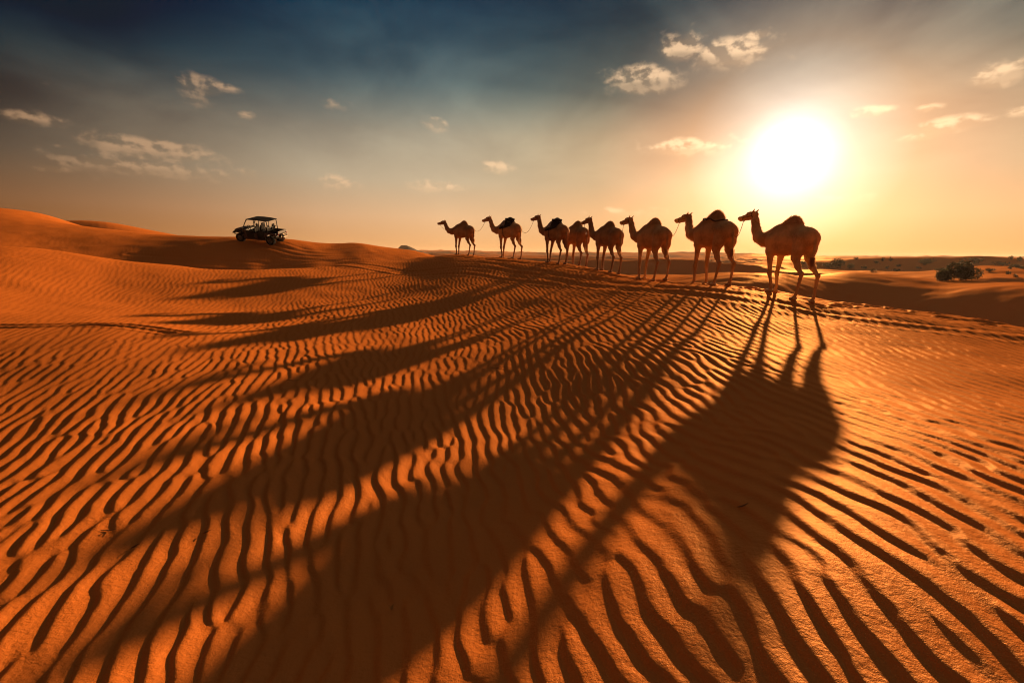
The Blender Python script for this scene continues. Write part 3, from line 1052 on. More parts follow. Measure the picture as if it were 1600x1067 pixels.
def make_camel(spec):
    P = spec['pose']
    sc_ = spec['h'] / 2.1
    x0, y0 = spec['at']
    rz = R(90 - spec['heading'])
    # let every foot find its own sand
    feet = P['feet']
    fy = (0.165, -0.165, 0.165, -0.165)
    gz = []
    for xf, yf in zip(feet, fy):
        wx_ = x0 + sc_ * (xf * math.cos(rz) - yf * math.sin(rz))
        wy_ = y0 + sc_ * (xf * math.sin(rz) + yf * math.cos(rz))
        gz.append(float(full_z(wx_, wy_)))
    z0 = sum(gz) / 4
    P = dict(P, dz=tuple((q - z0) / sc_ - 0.004 for q in gz))
    F, hp = camel_field(P)
    V, Fc = F.surface()
    root = empty('camel', (x0, y0, z0), rz)
    root.scale = (sc_,) * 3
    tag(root, spec['label'], 'camel', 'camels standing in line along the crest')
    body = mesh_obj('body', V, Fc, FURS[spec['fur']], root)
    N_ = vnormals(body)
    rs = np.random.RandomState(spec['seed'])
    # hump and withers hair
    sel = np.nonzero((V[:, 2] > 1.90) & (np.abs(V[:, 0] + 0.08) < 0.26))[0]
    if spec.get('saddle'):
        sel = np.nonzero((V[:, 2] > 1.96) & (np.abs(V[:, 0] + 0.08) < 0.2))[0]
    vs, fs = tufts(V, N_, sel, 2200, 0.034 * spec.get('shag', 1.0), rs, 0.1, (-0.35, 0, 0))
    mesh_obj('hump_hair', vs, fs, HAIRS[spec['fur']], root, smooth=False)
    # nape and throat
    nk = P.get('neck') or [(0.58, 1.55), (0.86, 1.42), (1.08, 1.50), (1.22, 1.72), (1.29, 1.98), (1.35, 2.13)]
    sel = np.nonzero((V[:, 0] > 0.7) & (V[:, 0] < nk[5][0] + 0.1) & (np.abs(N_[:, 1]) < 0.55))[0]
    vs, fs = tufts(V, N_, sel, 1300, 0.026 * spec.get('shag', 1.0), rs, 0.45)
    mesh_obj('neck_hair', vs, fs, HAIRS[spec['fur']], root, smooth=False)
    # short coat standing off the whole skin, seen as a fringe against the light
    sel = np.nonzero((V[:, 2] > 0.75) & (V[:, 0] < nk[5][0] + 0.12))[0]
    vs, fs = tufts(V, N_, sel, 7000, 0.022 * spec.get('shag', 1.0) ** 0.5, rs, 0.35, (-0.35, 0, 0))
    mesh_obj('coat_hair', vs, fs, HAIRS[spec['fur']], root, smooth=False)
    tx, ty = -0.835, P.get('tail', 0.0)
    vs, fs = [], []
    for _ in range(90):
        a = Vector((tx, ty, 1.03)) + Vector(rs.randn(3)) * 0.016
        b = a + Vector((rs.randn() * 0.035 - 0.0, rs.randn() * 0.03, -rs.uniform(0.16, 0.30)))
        w = Vector((0.006, 0.006, 0))
        i = len(vs)
        vs += [a - w, a + w, b]
        fs += [[i, i + 1, i + 2]]
    mesh_obj('tail_tuft', vs, fs, HAIRS['brown'], root, smooth=False)
    for s in (-1, 1):
        mb = MB()
        bm = bmesh.new()
        bmesh.ops.create_uvsphere(bm, u_segments=12, v_segments=8, radius=0.019)
        c = Vector(hp(0.185, 0.052, 0.083 * s))
        mb.add([tuple(c + v.co) for v in bm.verts], [[v.index for v in f.verts] for f in bm.faces])
        bm.free()
        mb.build('eye', M_EYE, root, True)
    if spec.get('halter'):
        mb = MB()

        def ring(u, r1, r2, v0, tilt=0.0):
            pts = []
            for k in range(19):
                a = 2 * math.pi * k / 18
                pts.append(hp(u + tilt * math.sin(a), v0 + r2 * math.sin(a), r1 * math.cos(a)))
            mb.tube(pts, 0.009, 6, cap=False)
        ring(0.33, 0.066, 0.088, -0.045)
        ring(0.03, 0.098, 0.118, 0.02, 0.03)
        for s in (-1, 1):
            mb.tube([hp(0.33, -0.03, 0.066 * s), hp(0.18, -0.02, 0.086 * s), hp(0.03, 0.0, 0.098 * s)], 0.008, 6)
        mb.build('halter', M_HALTER, root, True)
    spec['root'] = root
    spec['hp'] = hp
    spec['V'] = V
    spec['N'] = N_
    spec['F'] = Fc
    spec['M'] = Matrix.Translation((x0, y0, z0)) @ Matrix.Rotation(rz, 4, 'Z') @ Matrix.Scale(sc_, 4)
    return root


def full_z(x, y):
    x = np.atleast_1d(np.asarray(x, float))
    y = np.atleast_1d(np.asarray(y, float))
    z = ground_z(x, y) + detail_z(x, y)
    z = add_details(x, y, z)
    return z[0] if len(z) == 1 else z


N_A = [(0.56, 1.60), (0.88, 1.53), (1.13, 1.61), (1.26, 1.84), (1.33, 2.08), (1.38, 2.23)]
N_B = [(0.56, 1.58), (0.90, 1.49), (1.17, 1.54), (1.34, 1.71), (1.44, 1.91), (1.51, 2.03)]
N_C = [(0.56, 1.59), (0.89, 1.50), (1.15, 1.57), (1.30, 1.77), (1.39, 1.99), (1.46, 2.12)]


def az_of(p, alpha):
    return math.degrees(math.atan2(p[0], p[1])) - 90 + alpha


CAMELS = [
    dict(at=(7.05, 11.92), h=1.985, alpha=46, fur='sandy', seed=1, halter=True, shag=1.2,
         label='palest sandy camel, nearest and last in the line, bare back, standing below the sun',
         pose=dict(feet=(0.26, 0.43, -0.58, -0.82), neck=N_A, nod=-0.03, yaw=0.3, tail=0.03, hump=1.0)),
    dict(at=(6.03, 14.1), h=2.16, alpha=54, fur='tan', seed=2, halter=True, shag=1.5,
         label='tallest tan camel, shaggy hump inside a loop of rope, second from the last',
         pose=dict(feet=(0.50, 0.36, -0.46, -0.70), neck=N_B, nod=-0.03, yaw=0.4, turn=-0.14, tail=-0.03, hump=1.02, girth=1.0)),
    dict(at=(4.76, 15.95), h=2.045, alpha=55, fur='tan', seed=3, halter=True, shag=0.8,
         label='bare brown camel directly in front of the tall one with the rope loop',
         pose=dict(feet=(0.42, 0.55, -0.46, -0.70), neck=N_C, nod=-0.03, yaw=0.3, tail=0.02, girth=0.95)),
    dict(at=(3.78, 18.6), h=1.96, alpha=53, fur='brown', seed=4, halter=True, shag=0.7,
         label='dark brown bare camel with its head just behind the rump of a half-hidden one',
         pose=dict(feet=(0.44, 0.52, -0.52, -0.64), neck=N_A, nod=-0.12, yaw=0.3, tail=0.0, hump=0.97, girth=0.95)),
    dict(at=(3.15, 23.3), h=2.26, alpha=56, fur='brown', seed=5, halter=False, shag=0.7,
         label='half-hidden camel whose head and forelegs are behind its dark saddled neighbour',
         pose=dict(feet=(0.50, 0.44, -0.56, -0.60), neck=N_B, nod=-0.25, tail=0.0)),
    dict(at=(1.98, 21.9), h=2.02, alpha=51, fur='brown', seed=6, halter=True, saddle=True, shag=0.7,
         label='saddled dark camel covering the front half of another camel',
         pose=dict(feet=(0.34, 0.60, -0.50, -0.62), neck=N_A, nod=-0.03, yaw=0.3, tail=0.03)),
    dict(at=(-0.24, 24.6), h=2.06, alpha=44, fur='tan', seed=7, halter=True, saddle=True, shag=0.7,
         label='camel with a bulky black saddle, second from the front of the line',
         pose=dict(feet=(0.34, 0.56, -0.50, -0.74), neck=N_C, nod=-0.08, yaw=0.3, tail=-0.02)),
    dict(at=(-3.04, 28.33), h=2.05, alpha=40, fur='brown', seed=8, halter=True, shag=0.6,
         label='small bare camel leading the line, farthest along the crest',
         pose=dict(feet=(0.42, 0.52, -0.56, -0.68), neck=N_B, nod=0.0, yaw=0.3, tail=0.0)),
]
for c_ in CAMELS:
    c_['heading'] = az_of(c_['at'], c_['alpha'])
    make_camel(c_)


# ------------------------------------------------------------------ looking up a place on the sand
def look(px, py):
    return FW + RT * ((px - 800) / FPX) + UP * ((533.5 - py) / FPX)


def at(px, py, lo=1.0, hi=400.0):
    """first point of the smooth ground along a line of sight"""
    d = look(px, py)
    t = np.geomspace(lo, hi, 1500)
    X, Y, Z = d.x * t, d.y * t, H + d.z * t
    g = ground_z(X, Y)
    k = int(np.argmax(Z < g)) if (Z < g).any() else len(t) - 1
    return float(X[k]), float(Y[k])


def stand(px, depth):
    """place at a given distance ahead, below a picture column"""
    d = look(px, 400)
    return d.x / d.y * depth, depth


# ------------------------------------------------------------------ saddles, hump rope, lead ropes
M_PAD = simple_mat('saddle_black_cloth', (0.016, 0.012, 0.011), 0.9, var=0.4, scale=9, bump=0.6)
M_GREY = simple_mat('saddle_grey_cloth', (0.20, 0.16, 0.13), 0.9, var=0.3, scale=14, bump=0.5)
M_DARKROPE = simple_mat('dark_rope', (0.05, 0.03, 0.02), 0.9, var=0.3, scale=50)


def sheet_on(spec, keep, lift, name, mat, parent, seed):
    """cloth lying on the skin: copies the covered faces, lifts them and gives them thickness"""
    V, N_, Fc = spec['V'], spec['N'], spec['F']
    m = keep(V)
    fs = Fc[m[Fc].all(1)]
    ids = np.unique(fs)
    mp = np.full(len(V), -1)
    mp[ids] = np.arange(len(ids))
    P = V[ids]
    wr = vnoise(P[:, 0] * 9 + seed, P[:, 2] * 9 + P[:, 1] * 5, 71) * 0.5 + vnoise(P[:, 0] * 21, P[:, 2] * 17 + seed, 72) * 0.3
    P = P + N_[ids] * (lift + 0.014 * wr)[:, None]
    o = mesh_obj(name, P, mp[fs], mat, parent)
    sd = o.modifiers.new('thickness', 'SOLIDIFY')
    sd.thickness = 0.022
    sd.offset = -0.3
    return o


def top_of(spec, x, y):
    V = spec['V']
    d = (V[:, 0] - x) ** 2 + (V[:, 1] - y) ** 2
    c = np.nonzero(d < 0.03 ** 2)[0]
    return float(V[c, 2].max()) if len(c) else 1.7


def camel_saddle(spec, label, seed):
    M = spec['M']
    root = empty('camel_saddle', M.translation, M.to_euler().z)
    root.scale = M.to_scale()
    tag(root, label, 'saddle')
    sheet_on(spec, lambda V: (V[:, 0] > -0.36) & (V[:, 0] < 0.40) & (V[:, 2] > 1.57 + 0.30 * np.clip(-V[:, 0], 0, 1) - 0.10 * np.clip(V[:, 0], 0, 1)), 0.03, 'saddle_pad', M_PAD, root, seed)
    sheet_on(spec, lambda V: (V[:, 0] > 0.06) & (V[:, 0] < 0.30) & (V[:, 2] > 1.68), 0.055, 'saddle_blanket', M_GREY, root, seed + 3)
    # padded roll round the hump
    mb = MB()
    pts = []
    for k in range(33):
        a = 2 * math.pi * k / 32
        x, y = -0.08 + 0.25 * math.cos(a), 0.17 * math.sin(a)
        pts.append((x, y, top_of(spec, x, y) + 0.055))
    mb.tube(pts, 0.052, 10, cap=False)
    mb.build('padded_roll', M_PAD, root, True)
    # girth round the belly
    V = spec['V']
    mb = MB()
    band = V[(np.abs(V[:, 0] - 0.16) < 0.012) & (V[:, 2] > 1.02)]
    a = np.arctan2(band[:, 2] - 1.5, band[:, 1])
    pts = []
    for k in range(41):
        th = -math.pi + 2 * math.pi * k / 40
        j = np.argmin(np.abs(np.angle(np.exp(1j * (a - th)))))
        r = math.hypot(band[j, 1], band[j, 2] - 1.5) + 0.012
        pts.append((0.16, r * math.cos(th), 1.5 + r * math.sin(th)))
    mb.tube(pts, 0.016, 6, cap=False)
    mb.build('girth_strap', M_DARKROPE, root, True)
    return root


c8, c7, c6, c5, c4, c3, c2, c1 = CAMELS
camel_saddle(c2, 'bulky black saddle with a grey fold, on the camel second from the front', 1)
camel_saddle(c3, 'dark padded saddle on the camel that covers half of another camel', 5)

mb = MB()
pts = []
for k in range(41):
    a = 2 * math.pi * k / 40
    x, y = -0.03 + 0.45 * math.cos(a), (0.235 + 0.02 * math.sin(3 * a)) * math.sin(a)
    q = c7['M'] @ Vector((x, y, top_of(c7, x, y) + 0.015))
    pts.append(q)
mb.tube(pts, 0.019, 8, cap=False)
tag(mb.build('hump_rope', M_DARKROPE, None, True), 'dark rope loop lying round the shaggy hump of the tallest camel', 'rope')


def lead_rope(a, b, sag, label, rad=0.008):
    mb = MB()
    a, b = Vector(a), Vector(b)
    pts = []
    for k in range(21):
        t = k / 20
        p = a.lerp(b, t)
        p.z -= sag * 4 * t * (1 - t)
        pts.append(p)
    mb.tube(pts, rad, 6)
    return tag(mb.build('lead_rope', M_ROPE, None, True), label, 'rope', 'lead ropes between the camels')


def chin(c):
    return c['M'] @ Vector(c['hp'](0.34, -0.125))


def rump(c):
    return c['M'] @ Vector((-0.80, 0, 1.63))


for a, b, sag, lab in ((c8, c7, 0.35, 'slack lead rope under the chin of the palest, nearest camel'),
                       (c7, c6, 0.28, 'slack lead rope under the chin of the tallest camel'),
                       (c6, c5, 0.25, 'lead rope under the chin of the bare brown camel before the tallest'),
                       (c5, c4, 0.25, 'lead rope from the dark bare camel to the half-hidden one'),
                       (c3, c2, 0.42, 'long slack lead rope between the two saddled camels'),
                       (c2, c1, 0.30, 'thin lead rope hanging between the two foremost camels')):
    lead_rope(chin(a), rump(b), sag, lab)
lead_rope(chin(c1), c1['M'] @ Vector((0.78, 0.12, 1.40)), 0.10, 'loose rope from the leading camel\'s chin to its own chest')

# ------------------------------------------------------------------ the open buggy on the dune
M_PAINT = simple_mat('maroon_paint', (0.030, 0.007, 0.008), 0.6, var=0.2, scale=5)
M_PLASTIC = simple_mat('black_plastic', (0.008, 0.007, 0.007), 0.8, var=0.3, scale=14)
M_TUBE = simple_mat('black_steel', (0.008, 0.007, 0.007), 0.7, var=0.2)
M_RUBBER = simple_mat('tyre_rubber', (0.010, 0.009, 0.008), 0.95, var=0.4, scale=20, bump=0.4)
M_RIM = simple_mat('grey_alloy', (0.06, 0.055, 0.05), 0.6, metal=0.3, var=0.2)
M_SEAT = simple_mat('seat_vinyl', (0.010, 0.009, 0.009), 0.85, var=0.3)
M_TAIL = simple_mat('red_lens', (0.20, 0.008, 0.015), 0.2, var=0.1)
M_LENS = simple_mat('clear_lens', (0.25, 0.23, 0.20), 0.3, var=0.1)
M_CHROME = simple_mat('bright_steel', (0.30, 0.25, 0.19), 0.4, metal=0.8, var=0.2)


def make_buggy(x, y, heading):
    rz = R(90 - heading)
    # sit on the sand: fit the tilt to the four wheel places
    zs = []
    for lx, ly in ((1.10, 0.53), (1.10, -0.53), (-1.05, 0.53), (-1.05, -0.53)):
        zs.append(float(full_z(x + lx * math.cos(rz) - ly * math.sin(rz), y + lx * math.sin(rz) + ly * math.cos(rz))))
    pitch = -math.atan2((zs[0] + zs[1] - zs[2] - zs[3]) / 2, 2.15)
    rollb = math.atan2((zs[0] + zs[2] - zs[1] - zs[3]) / 2, 1.06)
    root = empty('desert_buggy', (x, y, sum(zs) / 4 - 0.015))
    root.rotation_euler = (Matrix.Rotation(rz, 4, 'Z') @ Matrix.Rotation(pitch, 4, 'Y') @ Matrix.Rotation(rollb, 4, 'X')).to_euler()
    tag(root, 'dark open four-seat desert buggy with roof and cargo bed on the left dune', 'buggy')
    root.scale = (0.86,) * 3
    # chassis tub with side sills and half doors
    mb = MB()
    mb.prism([(-1.02, 0.34), (0.92, 0.34), (1.02, 0.46), (0.98, 0.98), (0.70, 1.02), (0.62, 0.74), (0.05, 0.70), (0.0, 0.80), (-0.22, 0.80), (-0.30, 0.72), (-0.86, 0.72), (-0.92, 0.90), (-1.02, 0.92)], -0.70, 0.70)
    mb.box((-0.1, 0, 0.30), (2.0, 1.2, 0.10), 0.02)
    mb.build('body', M_PAINT, root)
    for s in (-1, 1):
        d = MB().prism([(0.02, 0.40), (0.62, 0.40), (0.72, 0.98), (0.06, 0.98)], 0.705 * s, 0.735 * s)
        d.build('door', M_PLASTIC, root)
        d = MB().prism([(-0.86, 0.40), (-0.24, 0.40), (-0.18, 0.98), (-0.86, 0.98)], 0.705 * s, 0.735 * s)
        d.build('door', M_PLASTIC, root)
    mb = MB()
    mb.prism([(0.98, 0.62), (1.10, 0.62), (1.72, 0.66), (1.86, 0.74), (1.84, 0.88), (1.60, 1.00), (1.10, 1.07), (0.98, 1.06)], -0.46, 0.46)
    mb.build('hood', M_PAINT, root)
    for s in (-1, 1):
        f = MB()
        f.prism([(0.86, 0.62), (0.92, 0.82), (1.16, 0.93), (1.50, 0.92), (1.76, 0.80), (1.84, 0.66), (1.74, 0.66), (1.62, 0.78), (1.42, 0.84), (1.18, 0.84), (1.00, 0.76), (0.94, 0.62)], 0.46 * s, 0.77 * s)
        f.build('front_fender', M_PLASTIC, root)
        f = MB()
        f.prism([(-0.80, 0.60), (-0.84, 0.84), (-1.04, 0.94), (-1.78, 0.94), (-1.86, 0.70), (-1.70, 0.70), (-1.58, 0.80), (-1.30, 0.82), (-1.06, 0.80), (-0.92, 0.60)], 0.50 * s, 0.78 * s)
        f.build('rear_fender', M_PAINT, root)
        MB().box((1.80, 0.30 * s, 0.80), (0.07, 0.22, 0.11), 0.02).build('headlight', M_LENS, root)
        MB().box((-1.875, 0.56 * s, 0.84), (0.05, 0.16, 0.13), 0.015).build('tail_light', M_TAIL, root)
        mir = MB().tube([(0.86, 0.70 * s, 1.12), (0.88, 0.84 * s, 1.16)], 0.014, 6)
        mir.box((0.87, 0.90 * s, 1.18), (0.03, 0.15, 0.10), 0.01).build('wing_mirror', M_PLASTIC, root)
    # cargo bed: floor and four walls
    mb = MB()
    mb.box((-1.44, 0, 0.86), (0.84, 1.10, 0.05))
    for s in (-1, 1):
        mb.box((-1.44, 0.535 * s, 0.98), (0.84, 0.04, 0.20), 0.01)
    mb.box((-1.03, 0, 0.98), (0.04, 1.02, 0.20), 0.01)
    bed = mb.build('cargo_bed', M_PLASTIC, root)
    MB().box((-1.85, 0, 0.98), (0.035, 1.02, 0.20), 0.01).build('tailgate', M_PAINT, bed)
    # bumpers
    mb = MB()
    mb.tube([(1.70, -0.46, 0.50), (1.96, -0.42, 0.54), (1.98, 0, 0.55), (1.96, 0.42, 0.54), (1.70, 0.46, 0.50)], 0.028, 8)
    mb.tube([(1.96, -0.30, 0.55), (1.98, -0.28, 0.74), (1.98, 0.28, 0.74), (1.96, 0.30, 0.55)], 0.022, 8)
    mb.build('front_bumper', M_TUBE, root, True)
    mb = MB()
    mb.tube([(-1.70, -0.52, 0.58), (-1.98, -0.50, 0.60), (-2.00, 0, 0.60), (-1.98, 0.50, 0.60), (-1.70, 0.52, 0.58)], 0.028, 8)
    mb.tube([(-1.98, -0.36, 0.60), (-2.01, -0.34, 0.86), (-2.01, 0.34, 0.86), (-1.98, 0.36, 0.60)], 0.024, 8)
    mb.tube([(-2.0, 0, 0.60), (-1.86, 0, 0.40), (-1.6, 0, 0.38)], 0.03, 8)
    mb.build('rear_bumper', M_CHROME, root, True)
    # roll cage
    mb = MB()
    for s in (-1, 1):
        y_ = 0.66 * s
        mb.tube([(0.98, y_, 1.02), (0.80, y_ * 0.97, 1.40), (0.62, y_ * 0.93, 1.74), (0.50, y_ * 0.92, 1.80), (-0.30, y_ * 0.92, 1.82), (-1.00, y_ * 0.92, 1.79), (-1.08, y_ * 0.95, 1.72), (-1.10, y_, 0.94)], 0.034, 8)
        mb.tube([(-0.06, y_, 0.80), (-0.02, y_ * 0.95, 1.40), (0.02, y_ * 0.92, 1.80)], 0.031, 8)
        mb.tube([(-0.30, y_, 0.80), (-0.40, y_ * 0.95, 1.40), (-0.42, y_ * 0.92, 1.80)], 0.022, 8)
    for x_, z_ in ((0.52, 1.80), (0.02, 1.81), (-0.42, 1.81), (-1.02, 1.79)):
        mb.tube([(x_, -0.61, z_), (x_, 0.61, z_)], 0.022, 8)
    mb.tube([(-1.09, -0.64, 1.30), (-1.09, 0.64, 1.30)], 0.02, 8)
    mb.tube([(0.99, -0.66, 1.03), (0.99, 0.66, 1.03)], 0.024, 8)
    mb.build('roll_cage', M_TUBE, root, True)
    mb = MB()
    mb.prism([(0.62, 1.815), (0.50, 1.845), (0.0, 1.872), (-0.6, 1.865), (-1.14, 1.815), (-1.16, 1.79), (-1.0, 1.815), (-0.3, 1.842), (0.40, 1.825), (0.60, 1.795)], -0.67, 0.67)
    mb.build('roof', M_PLASTIC, root)
    MB().box((0.90, 0, 1.02), (0.22, 1.24, 0.16), 0.04).build('dashboard', M_PLASTIC, root)
    mb = MB()
    pts = [(0.66 + 0.05 * math.sin(a), 0.34 + 0.17 * math.cos(a), 1.13 + 0.16 * math.sin(a)) for a in [2 * math.pi * k / 20 for k in range(21)]]
    mb.tube(pts, 0.017, 6, cap=False)
    mb.tube([(0.66, 0.17, 1.13), (0.66, 0.51, 1.13)], 0.014, 6)
    mb.tube([(0.66, 0.34, 1.13), (0.88, 0.34, 1.02)], 0.02, 6)
    mb.build('steering_wheel', M_PLASTIC, root, True)
    for x_ in (0.24, -0.66):
        for s in (-1, 1):
            b = MB()
            b.box((x_, 0.33 * s, 0.80), (0.46, 0.50, 0.15), 0.04)
            b.box((x_ - 0.24, 0.33 * s, 1.06), (0.13, 0.48, 0.48), 0.05, Matrix.Rotation(-0.16, 3, 'Y'))
            st = b.build('seat', M_SEAT, root)
            MB().box((x_ - 0.30, 0.33 * s, 1.38), (0.10, 0.26, 0.16), 0.04).build('headrest', M_SEAT, st)
    # wheels
    for wx, s in ((1.28, 1), (1.28, -1), (-1.22, 1), (-1.22, -1)):
        w = MB()
        prof = [(-0.13, 0.19), (-0.15, 0.25), (-0.14, 0.325), (-0.07, 0.348), (0.07, 0.348), (0.14, 0.325), (0.15, 0.25), (0.13, 0.19)]
        w.lathe_y(prof, (wx, 0.62 * s, 0.345), 36)
        for k in range(18):
            a = 2 * math.pi * k / 18
            for q in (-0.06, 0.06):
                w.box((wx + 0.348 * math.cos(a + q), 0.62 * s + q, 0.345 + 0.348 * math.sin(a + q)), (0.022, 0.09, 0.034), 0, Matrix.Rotation(-a - q, 3, 'Y'))
        wh = w.build('wheel', M_RUBBER, root)
        r_ = MB()
        r_.lathe_y([(0.075 * s, 0.0), (0.085 * s, 0.05), (0.05 * s, 0.09), (0.06 * s, 0.16), (0.115 * s, 0.19), (0.10 * s, 0.20), (-0.10 * s, 0.20)], (wx, 0.62 * s, 0.345), 24)
        r_.build('rim', M_RIM, wh)
    for wx in (1.28, -1.22):
        mb = MB()
        mb.tube([(wx, -0.58, 0.33), (wx, 0.58, 0.33)], 0.03, 8)
        for s in (-1, 1):
            mb.tube([(wx, 0.55 * s, 0.36), (wx - 0.1, 0.40 * s, 0.72)], 0.035, 8)
            mb.tube([(wx, 0.55 * s, 0.30), (wx * 0.72, 0.36 * s, 0.36)], 0.025, 8)
        mb.build('axle', M_TUBE, root, True)
    return root


bx_, by_ = stand(411, 32.2)
make_buggy(bx_, by_, -84.0)

# ------------------------------------------------------------------ desert shrubs
M_TWIG = simple_mat('dry_wood', (0.07, 0.042, 0.024), 0.9, var=0.4, scale=30)


def leaf_mat(name, col):
    m, b, p = new_mat(name)
    oi = b.n.new('ShaderNodeNewGeometry')
    c = b.mix(oi.outputs['Random Per Island'], tuple(q * 0.6 for q in col), tuple(q * 1.5 for q in col))
    b.put(p.inputs['Base Color'], c)
    p.inputs['Roughness'].default_value = 0.6
    tr = b.n.new('ShaderNodeBsdfTranslucent')
    b.l.new(c, tr.inputs['Color'])
    mx = b.n.new('ShaderNodeMixShader')
    mx.inputs[0].default_value = 0.3
    b.l.new(p.outputs[0], mx.inputs[1])
    b.l.new(tr.outputs[0], mx.inputs[2])
    b.l.new(mx.outputs[0], b.n['Material Output'].inputs[0])
    return m


M_LEAF = leaf_mat('grey_green_leaf', (0.045, 0.042, 0.015))


def shrub(x, y, w, h, n, label, seed, group='desert shrubs among the far dunes', leaf=0.16):
    rs = np.random.RandomState(seed)
    z = float(ground_z(x, y)) - 0.05
    root = empty('desert_shrub', (x, y, z))
    tag(root, label, 'shrub', group)
    # lumpy crown: a few overlapping clumps
    cl = []
    for i in range(7):
        a = rs.uniform(0, 2 * math.pi)
        r = rs.uniform(0.0, 0.32) * w
        cl.append((r * math.cos(a), r * math.sin(a), h * rs.uniform(0.30, 0.68), w * rs.uniform(0.16, 0.28), h * rs.uniform(0.22, 0.36)))
    vs, fs = [], []
    for _ in range(n):
        c = cl[rs.randint(7)]
        d = rs.randn(3)
        d /= np.linalg.norm(d)
        q = rs.uniform(0.45, 1.12) ** 0.6
        p = np.array([c[0] + d[0] * c[3] * q, c[1] + d[1] * c[3] * q, max(0.05, c[2] + d[2] * c[4] * q)])
        u = rs.randn(3) + d * 0.8
        u /= np.linalg.norm(u)
        v = np.cross(u, rs.randn(3))
        v /= np.linalg.norm(v)
        L = leaf * rs.uniform(0.6, 1.4)
        i = len(vs)
        vs += [p - v * L * 0.22, p + u * L * 0.5 - v * L * 0.2, p + u * L, p + u * L * 0.4 + v * L * 0.26]
        fs.append([i, i + 1, i + 2, i + 3])
    mesh_obj('foliage', vs, fs, M_LEAF, root, smooth=False)
    mb = MB()
    for i in range(9):
        c = cl[i % 7]
        a = rs.uniform(0, 2 * math.pi)
        b0 = Vector((0.08 * w * math.cos(a), 0.08 * w * math.sin(a), -0.1))
        e = Vector((c[0] + rs.randn() * 0.08 * w, c[1] + rs.randn() * 0.08 * w, c[2] + 0.2 * h))
        m_ = b0.lerp(e, 0.5) + Vector((rs.randn() * 0.05 * w, rs.randn() * 0.05 * w, 0.05 * h))
        mb.tube([b0, m_, e], [0.02 * w ** 0.5 + 0.01, 0.014 * w ** 0.5 + 0.006, 0.006], 6)
    mb.build('stems', M_TWIG, root, True)
    return root


SHRUBS = [
    (1503, 447, 4.8, 3.6, 9000, 'biggest dark shrub, rounded, in the sand hollow at the right', 0.22),
    (1474, 443, 3.6, 2.2, 5000, 'lower dark shrub growing against the left side of the biggest one', 0.20),
    (1311, 419, 5.5, 3.2, 1600, 'green shrub standing behind the hind legs of the palest camel', 0.34),
    (1294, 419, 3.0, 1.8, 500, 'small round shrub close left of the green one by the palest camel', 0.30),
    (1328, 420, 3.4, 1.6, 500, 'small flat shrub close right of the green one by the palest camel', 0.30),
    (1474, 424, 8.0, 2.4, 1500, 'long low dark thicket on the sand just above the biggest shrub', 0.34),
    (1546, 424, 4.0, 1.8, 500, 'lone low shrub on the dune flank right of the biggest shrub', 0.34),
    (1566, 415, 6.0, 2.2, 400, 'faint shrub far out, right of the long thicket', 0.5),
    (1588, 418, 5.0, 2.0, 400, 'faint shrub at the right edge of the desert plain', 0.5),
    (1445, 411, 8.0, 3.0, 400, 'distant dark shrub above the long low thicket', 0.6),
    (1522, 410, 9.0, 3.0, 400, 'distant shrub near the horizon above the biggest shrub', 0.6),
    (1252, 412, 5.0, 2.0, 350, 'distant shrub seen beneath the belly of the palest camel', 0.5),
]
for i, (px, py, w, h, n, lab, lf) in enumerate(SHRUBS):
    x, y = at(px, py, 62.0, 700.0)
    k = math.hypot(x, y) / (110 if i < 2 else 180)
    k = min(max(k, 0.6), 2.2)
    print('shrub', px, py, round(x, 1), round(y, 1))
    k2 = k * (0.62 if i >= 5 else 1.0)
    shrub(x, y, w * k2, h * k2 * (0.7 if i >= 5 else 1.0), n, lab, 100 + i, leaf=lf * k2)

random.seed(21)
for i in range(28):
    px, py = random.uniform(1300, 1598), random.choice((406, 408, 410, 412, 414, 417, 420, 424, 428, 433))
    x, y = at(px, py, 70.0, 900.0)
    k = math.hypot(x, y) / 150
    shrub(x, y, 1.5 * k * random.uniform(0.5, 1.2), 0.75 * k * random.uniform(0.6, 1.2), 70, 'one of the tiny dark shrubs dotted over the distant plain at the right', 300 + i,
          group='tiny shrubs dotted over the distant plain', leaf=0.32 * k)

# ------------------------------------------------------------------ sticks and a grass sprig on the near sand


def twig(px, py, ang, L, label, bend=0.25, forks=2):
    rs = np.random.RandomState(int(px + py))
    x, y = at(px, py)
    z = float(full_z(x, y))
    mb = MB()
    pts = []
    for k in range(6):
        t = k / 5 - 0.5
        u = L * t
        v = bend * L * (0.25 - t * t)
        xx = x + u * math.cos(ang) - v * math.sin(ang)
        yy = y + u * math.sin(ang) + v * math.cos(ang)
        pts.append((xx, yy, float(full_z(xx, yy)) + 0.006 + 0.018 * max(0, t)))
    mb.tube(pts, [0.002, 0.003, 0.0034, 0.003, 0.0025, 0.0015], 6)
    for k in range(forks):
        p = Vector(pts[2 + k])
        a2 = ang + (0.7 if k % 2 else -0.8)
        q = p + Vector((math.cos(a2), math.sin(a2), 0.25)) * L * 0.28
        mb.tube([p, p.lerp(q, 0.5) + Vector((0, 0, 0.006)), q], [0.0035, 0.003, 0.0015], 6)
    return tag(mb.build('twig', M_TWIG, None, True), label, 'twig', 'dry twigs lying on the ripples')


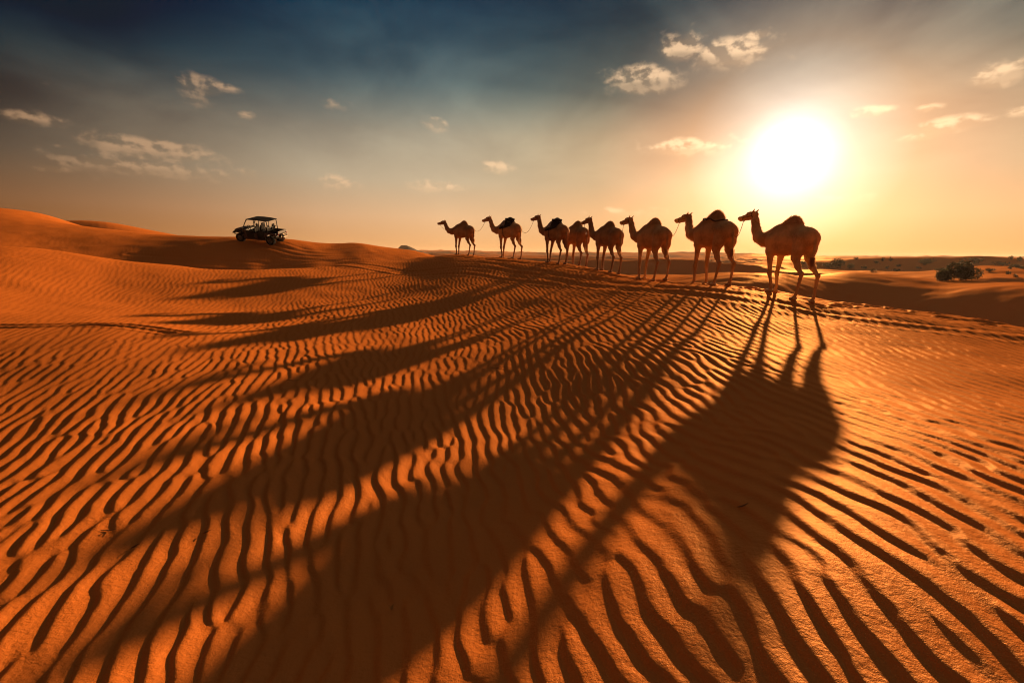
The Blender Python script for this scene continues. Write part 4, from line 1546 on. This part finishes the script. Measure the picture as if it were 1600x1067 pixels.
twig(170, 832, 0.1, 0.11, 'dry twig on a sunlit ripple at the lower left, upper of a pair', forks=1)
twig(212, 857, 0.3, 0.06, 'short dry twig just below another in the lower left ripples', forks=0)
twig(324, 834, 0.4, 0.05, 'short twig on a ripple crest, right of two lower left twigs', forks=0)
twig(457, 594, 0.0, 0.20, 'bent twig inside the broad shadow band left of centre', bend=-0.5, forks=0)
twig(778, 573, -0.1, 0.26, 'long curved twig in the shadow at the middle of the slope', bend=-0.6, forks=0)
twig(1160, 791, -0.3, 0.06, 'small curled twig on bright ripples under the nearest camel\'s shadow', bend=-0.8, forks=0)

gx, gy = at(612, 950)
vs, fs = [], []
rs = np.random.RandomState(3)
gz = float(full_z(gx, gy))
for k in range(5):
    a = rs.uniform(0, 6.28)
    L = rs.uniform(0.035, 0.075)
    p = Vector((gx + rs.randn() * 0.004, gy + rs.randn() * 0.004, gz - 0.004))
    d = Vector((math.cos(a) * 0.3, math.sin(a) * 0.3, 1)).normalized()
    s_ = d.cross(Vector((0, 1, 0.1))).normalized() * 0.0016
    i = len(vs)
    vs += [p - s_, p + s_, p + d * L * 0.6 + s_ * 0.8, p + d * L * 0.6 - s_ * 0.8, p + d * L + Vector((math.cos(a), math.sin(a), -0.2)) * 0.012]
    fs += [[i, i + 1, i + 2, i + 3], [i + 3, i + 2, i + 4]]
tag(mesh_obj('grass_sprig', vs, fs, leaf_mat('dry_grass', (0.22, 0.15, 0.05)), None, False), 'tiny dry grass sprig standing in the shaded ripples near the lower middle', 'grass sprig')

# ------------------------------------------------------------------ far hill on the left of the line
def far_hill():
    n = 120
    vs, fs = [], []
    cx, cy = stand(626, 620.0)
    for i in range(n):
        for j in range(40):
            u, v = i / (n - 1) * 2 - 1, j / 39 * 2 - 1
            rr = math.sqrt(u * u + v * v)
            hgt = max(0.0, 1 - rr) ** 1.0 * 15 * (1 + 0.25 * math.sin(7 * u + 3 * v))
            hgt += 4.5 * max(0.0, 1 - math.hypot((u - 0.55) / 0.45, v / 0.8))
            x, y = cx + u * 34, cy + v * 50
            vs.append((x, y, hgt))
    V = np.array(vs)
    V[:, 2] += ground_z(V[:, 0], V[:, 1]) - 0.6 + 0.9 * vnoise(V[:, 0] / 9, V[:, 1] / 9, 81) * (V[:, 2] > 0.5)
    for i in range(n - 1):
        for j in range(39):
            fs.append([i * 40 + j, (i + 1) * 40 + j, (i + 1) * 40 + j + 1, i * 40 + j + 1])
    return tag(mesh_obj('hill', V, fs, simple_mat('dark_rock', (0.022, 0.010, 0.004), 0.95, var=0.4, scale=0.1)), 'small dark rocky hill far off beyond the buggy dune', 'hill', kind='structure')


far_hill()

# ------------------------------------------------------------------ dusty air
def haze():
    m = bpy.data.materials.new('dusty_air')
    m.use_nodes = True
    t = m.node_tree
    t.nodes.clear()
    pv = t.nodes.new('ShaderNodeVolumePrincipled')
    pv.inputs['Color'].default_value = (0.86, 0.74, 0.62, 1)
    pv.inputs['Density'].default_value = 0.00014
    pv.inputs['Anisotropy'].default_value = 0.25
    o = t.nodes.new('ShaderNodeOutputMaterial')
    t.links.new(pv.outputs[0], o.inputs['Volume'])
    mb = MB().box((0, 0, 0), (1, 1, 1))
    ob = mb.build('haze', m)
    zmin, zmax = -34.0, 24.0
    ob.scale = (6800, 6800, zmax - zmin)
    ob.location = (0, 0, (zmin + zmax) / 2)
    tag(ob, 'warm dusty air over the desert', None, kind='stuff')
    m.cycles.homogeneous_volume = True if hasattr(m.cycles, 'homogeneous_volume') else None
    return ob


haze()
